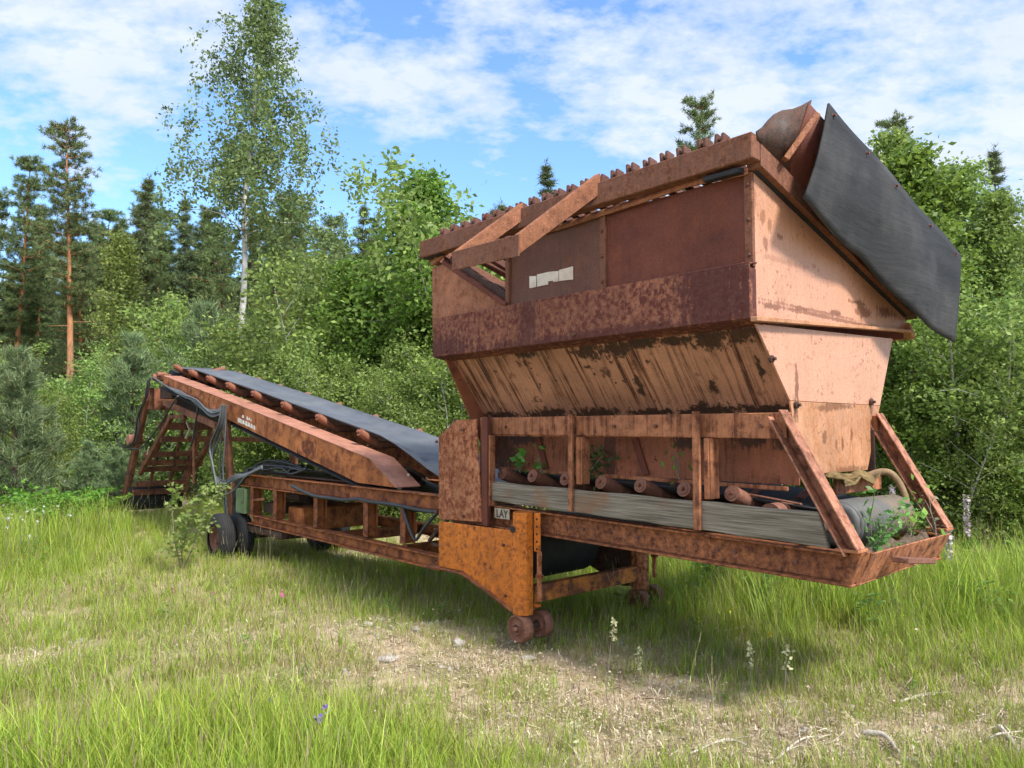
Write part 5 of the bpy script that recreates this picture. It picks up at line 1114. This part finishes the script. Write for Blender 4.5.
weed(-.20, .14, 1.26, .20, 1, 'small leafy weed between the first rollers under the hopper', 26, .07, [(.08, .26, .03), (.11, .30, .04)])
weed(.02, .17, 1.26, .17, 2, 'low weed behind the second roller under the hopper', 14, .05, [(.10, .28, .04)])
weed(.52, .15, 1.26, .24, 3, 'bushy feathery weed beside the middle post under the hopper', 150, .045, [(.05, .12, .03), (.07, .16, .04)], .05)
weed(1.33, .12, 1.28, .22, 9, 'tiny weed sprig under the right part of the top beam', 12, .05, [(.10, .28, .04)])
weed(2.44, .40, .90, .36, 4, 'tall pale green weed in front of the tail drum', 130, .042, C_LT, .035)
weed(2.42, .60, .90, .22, 5, 'short feathery weed at the foot of the tail drum', 120, .034, C_LT, .045)
weed(2.44, .98, .92, .30, 6, 'leafy weed with yellow green leaves at the far corner of the end beam', 46, .06, [(.17, .32, .05), (.24, .38, .07)], .07)
weed(2.50, 1.22, .93, .30, 7, 'twiggy grey weed against the far slanted post', 40, .03, [(.25, .27, .16)], .06)
# lupins gone over
def lupin(px, D, h, label, s=1, group=None):
    x, y = far(px, D); e = thing('lupin', (x, y, float(ground_h(x, y))), label, 'flower', group); r = np.random.default_rng(int(px)); w = Wood()
    w.tube([(0, 0, 0), (.01, 0, h*.5), (.0, .01, h)], .006, 5, .003); o = bpy.data.objects.new('stem', w.mesh('stem', M['bark_aspen'])); COL.objects.link(o); o.parent = e
    P_ = [(.024*math.cos(k*2.4), .024*math.sin(k*2.4), h*(.55+.45*k/70)) for k in range(70)]; link('blossom', leaf_mesh(P_, .035, [(.50, .42, .44), (.44, .36, .30), (.55, .50, .50), (.36, .28, .36)], int(px), 0, 'petal', .8), e)
    P_ = [(.16*math.cos(k*.9)*r.random(), .16*math.sin(k*.9)*r.random(), h*.5*r.random()) for k in range(60)]; link('foliage', leaf_mesh(P_, .10, C_ASP, int(px)+1), e)
lupin(944, 7.2, .72, 'faded pinkish lupin spike standing in the grass right of the end beam')
lupin(716, 7.4, .62, 'faded lupin spike under the middle of the feeder frame')
lupin(890, 8.2, 1.05, 'pale lupin spike behind the far end of the end beam')
lupin(963, 8.0, .95, 'lupin spike in the tall grass below the young birches')
# timothy-like stalks that stand out
def stalk(px, py, h, label):
    x, y = gnd(px, py); e = thing('grass_stalk', (x, y, float(ground_h(x, y))), label, 'grass stalk'); r = np.random.default_rng(int(px)); w = Wood(); tr = bez((0, 0, 0), (r.normal(0, .06), 0, 1), h, 6, 0, r, .03)
    w.tube(tr, .0026, 5, .0016); o = bpy.data.objects.new('stem', w.mesh('stem', M['bark_aspen'])); COL.objects.link(o); o.parent = e
    top = tr[-1]; P_ = [(top.x+r.normal(0, .012), top.y+r.normal(0, .012), top.z-.14*k/26) for k in range(26)]
    link('seed_head', leaf_mesh(P_, .03, [(.55, .52, .32), (.48, .46, .26)], int(px), -.3, 'blade', .5), e)
stalk(606, 690, .50, 'tall pale seeding grass stalk on the bare ground in front of the cross beam')
stalk(752, 702, .36, 'leaning seed stalk, leftmost of the pair right of the bare patch')
stalk(783, 718, .40, 'upright seed stalk, rightmost of the pair right of the bare patch')
stalk(575, 762, .16, 'yellowish grass spike at the bottom edge of the photo')
stalk(640, 668, .18, 'short seed stalk between the leg wheels and the tall stalk')
# small flowers
def flower(px, py, h, col, size, label, group, n=9, off=0):
    x, y = gnd(px, py); e = thing('wildflower', (x, y, float(ground_h(x, y))), label, 'flower', group); w = Wood(); w.tube([(0, 0, 0), (.005, 0, h*.5), (0, 0, h)], .002, 4, .0015)
    o = bpy.data.objects.new('stem', w.mesh('stem', M['bark_aspen'])); COL.objects.link(o); o.parent = e
    r = np.random.default_rng(int(px*3+py)); P_ = np.array([(0, 0, h)])+r.normal(0, size*.5, (n, 3)); link('blossom', leaf_mesh(P_, size, col, int(px), 0, 'petal', .8), e)
rfl = random.Random(12)
for i in range(20):
    flower(rfl.uniform(0, 70), rfl.uniform(520, 575), rfl.uniform(.4, .7), [(.70, .70, .66)], .018, 'small white wildflower in the tall grass at the left edge', 'white wildflowers at the left edge')
for px, py in ((668, 622), (700, 640), (735, 630), (905, 640), (770, 652), (1000, 640)):
    flower(px, py, .16, [(.75, .60, .03)], .02, 'tiny yellow wildflower in the grass right of the support leg', 'yellow wildflowers', 6)
for px, py in ((325, 755), (271, 742), (318, 768)):
    flower(px, py, .22, [(.25, .16, .55)], .022, 'violet vetch flower in the tall foreground grass', 'violet vetch flowers', 10)
for px, py in ((173, 605), (215, 606), (281, 608)):
    flower(px, py, .12, [(.50, .10, .24)], .022, 'pink wildflower in the grass below the twin tyres', 'pink wildflowers', 7)
for px, py in ((446, 607), (468, 612), (459, 618), (440, 598)):
    flower(px, py, .10, [(.75, .74, .70)], .016, 'tiny white flower in front of the gooseneck plate', 'tiny white flowers by the support leg', 5)
# bracken
def fern(px, D, h, label, group):
    x, y = far(px, D); e = thing('fern', (x, y, float(ground_h(x, y))), label, 'fern', group, px); r = np.random.default_rng(int(px)); L = []; 
    for k in range(11):
        a = 6.283*k/11+r.random(); fr = bez((0, 0, .05), (.7*math.cos(a), .7*math.sin(a), 1.), h*(1+.3*r.random()), 9, .95, r, .03)
        for i in range(2, 10):
            d = (fr[i]-fr[i-1]).normalized(); s = d.cross(Vector((0, 0, 1))).normalized(); ll = h*.26*(1-i/11)
            for sg in (-1, 1):
                for q in range(4): L.append(tuple(fr[i]+s*sg*ll*(q+.5)/4+Vector((0, 0, -.012*q))))
    link('foliage', leaf_mesh(L, .095, [(.16, .30, .04), (.20, .35, .05), (.12, .25, .04)], int(px), .05, 'leaf', .30), e)
for px, D, h in ((28, 12.6, .8), (52, 12.4, .85), (76, 12.6, .75), (95, 12.3, .6), (40, 11.9, .6), (66, 11.8, .6)):
    fern(px, D, h, 'bright green bracken clump in front of the bushes left of the discharge stand', 'bracken left of the discharge stand')
# stones
def stone(px, py, s, label, group=None, flat_=.5, mat='stone'):
    import bmesh
    x, y = gnd(px, py); r = random.Random(int(px*7+py)); bm = bmesh.new(); bmesh.ops.create_icosphere(bm, subdivisions=3, radius=1)
    s *= 1.35; kx, ky = r.uniform(.7, 1.2), r.uniform(.6, 1.); ph = [r.uniform(0, 6) for _ in range(6)]
    for v in bm.verts:
        c = v.co.copy(); f = 1+.14*math.sin(3*c.x+ph[0])+.12*math.sin(4*c.y+ph[1])+.10*math.sin(5*c.z+ph[2])+.05*math.sin(9*c.x+7*c.y+ph[3]); v.co = Vector((c.x*kx*f, c.y*ky*f, c.z*flat_*f))*s
    me_ = bpy.data.meshes.new('stone'); bm.to_mesh(me_); bm.free(); me_.materials.append(M[mat])
    o = bpy.data.objects.new('stone', me_); COL.objects.link(o); o.location = (x, y, float(ground_h(x, y))+s*flat_*.25); o.rotation_euler = (0, 0, r.random()*6)
    return tag(o, label, 'stone', group)
stone(459, 648, .050, 'rounded tan stone just below the support leg wheels', flat_=.75)
stone(527, 653, .045, 'flat pale stone right of the support leg wheels', flat_=.35)
stone(416, 633, .035, 'whitish stone beside the bare patch left of the support leg', flat_=.5)
stone(389, 666, .055, 'long flat pale stone on the left side of the bare patch', flat_=.3)
stone(78, 643, .060, 'flat white stone in the dry patch on the left', flat_=.3)
stone(369, 630, .03, 'small white stone at the left rim of the bare patch', flat_=.5)
rs = random.Random(5)
for i in range(46):
    px, py = rs.choice(((rs.uniform(350, 720), rs.uniform(640, 760)), (rs.uniform(720, 1020), rs.uniform(700, 766)), (rs.uniform(340, 470), rs.uniform(610, 680)), (rs.uniform(0, 130), rs.uniform(625, 665))))
    stone(px, py, rs.uniform(.008, .024), 'small pebble lying on the bare ground', 'pebbles on the bare ground', .55)
# fallen sticks and bleached wood
def stick(pp, rad, label, mat='twig', group=None, side=True, name='stick', seed=0):
    Q = [Vector((*gnd(x, y), 0)) for x, y in pp]; Q = [Vector((q.x, q.y, float(ground_h(q.x, q.y))+rad*1.1+.015*math.sin(i*2+seed)+.012)) for i, q in enumerate(Q)]
    c = curve_pts(Q, 4*len(Q)); m = MB().tube(c, rad, 7, rad*.45)
    if side:
        for k in (3, 6):
            if k < len(c)-1:
                d = (c[k+1]-c[k]).normalized(); s_ = d.cross(Vector((0, 0, 1)))*(1 if k % 2 else -1); m.tube([c[k], c[k]+d*.05+s_*.03+Vector((0, 0, .01)), c[k]+d*.11+s_*.07+Vector((0, 0, .015))], rad*.5, 5, rad*.25)
    o = m.build(name, M[mat], None, 0); return tag(o, label, 'stick', group)
stick(((715, 634), (740, 632), (762, 632)), .009, 'pale straight stick in the grass under the feeder', 'deadwood')
stick(((640, 750), (672, 748), (700, 738)), .006, 'thin forked twig at the bottom centre of the bare patch')
stick(((632, 690), (660, 694), (688, 697)), .006, 'dark twig right of the tall seed stalk on the bare patch')
stick(((505, 703), (535, 705), (560, 712)), .005, 'short twig in the middle of the bare patch')
stick(((408, 672), (428, 676), (452, 684)), .005, 'grey twig lying on the left side of the bare patch')
stick(((436, 640), (444, 652), (456, 662)), .004, 'fine curved twig left of the tan stone')
stick(((690, 754), (730, 740), (770, 757)), .006, 'bent stick at the bottom right of the bare patch', 'deadwood')
stick(((770, 764), (800, 745), (818, 738)), .007, 'forked bleached stick below the seed stalk pair', 'deadwood')
stick(((780, 668), (800, 678), (816, 690)), .005, 'thin twig in the grass right of the seed stalks')
stick(((900, 706), (925, 700), (950, 696)), .009, 'pale stick lying in the dry grass at lower right', 'deadwood')
stick(((868, 742), (885, 748), (900, 760)), .017, 'thick bleached log piece at the lower right', 'deadwood', None, False)
stick(((1000, 735), (1012, 752), (1024, 766)), .016, 'forked white driftwood piece in the bottom right corner', 'deadwood')
stick(((990, 748), (1003, 745), (1020, 757)), .012, 'short bleached branch leaning on the white driftwood', 'deadwood')
stick(((508, 642), (520, 640), (530, 643)), .006, 'grey stick lying at the support leg wheel', 'deadwood')
rs = random.Random(15)
for i in range(40):
    px, py = rs.choice(((rs.uniform(400, 700), rs.uniform(650, 764)), (rs.uniform(700, 1020), rs.uniform(690, 764)), (rs.uniform(820, 1020), rs.uniform(735, 766)))); a = rs.uniform(-.5, .5); L_ = rs.uniform(10, 26)
    stick(((px, py), (px+L_*.5, py+L_*.5*a+rs.uniform(-3, 3)), (px+L_, py+L_*a)), rs.uniform(.002, .006), 'small scrap of dry wood scattered on the bare ground', rs.choice(('twig', 'deadwood', 'twig')), 'scraps of dry wood', False, 'wood_scrap', i)
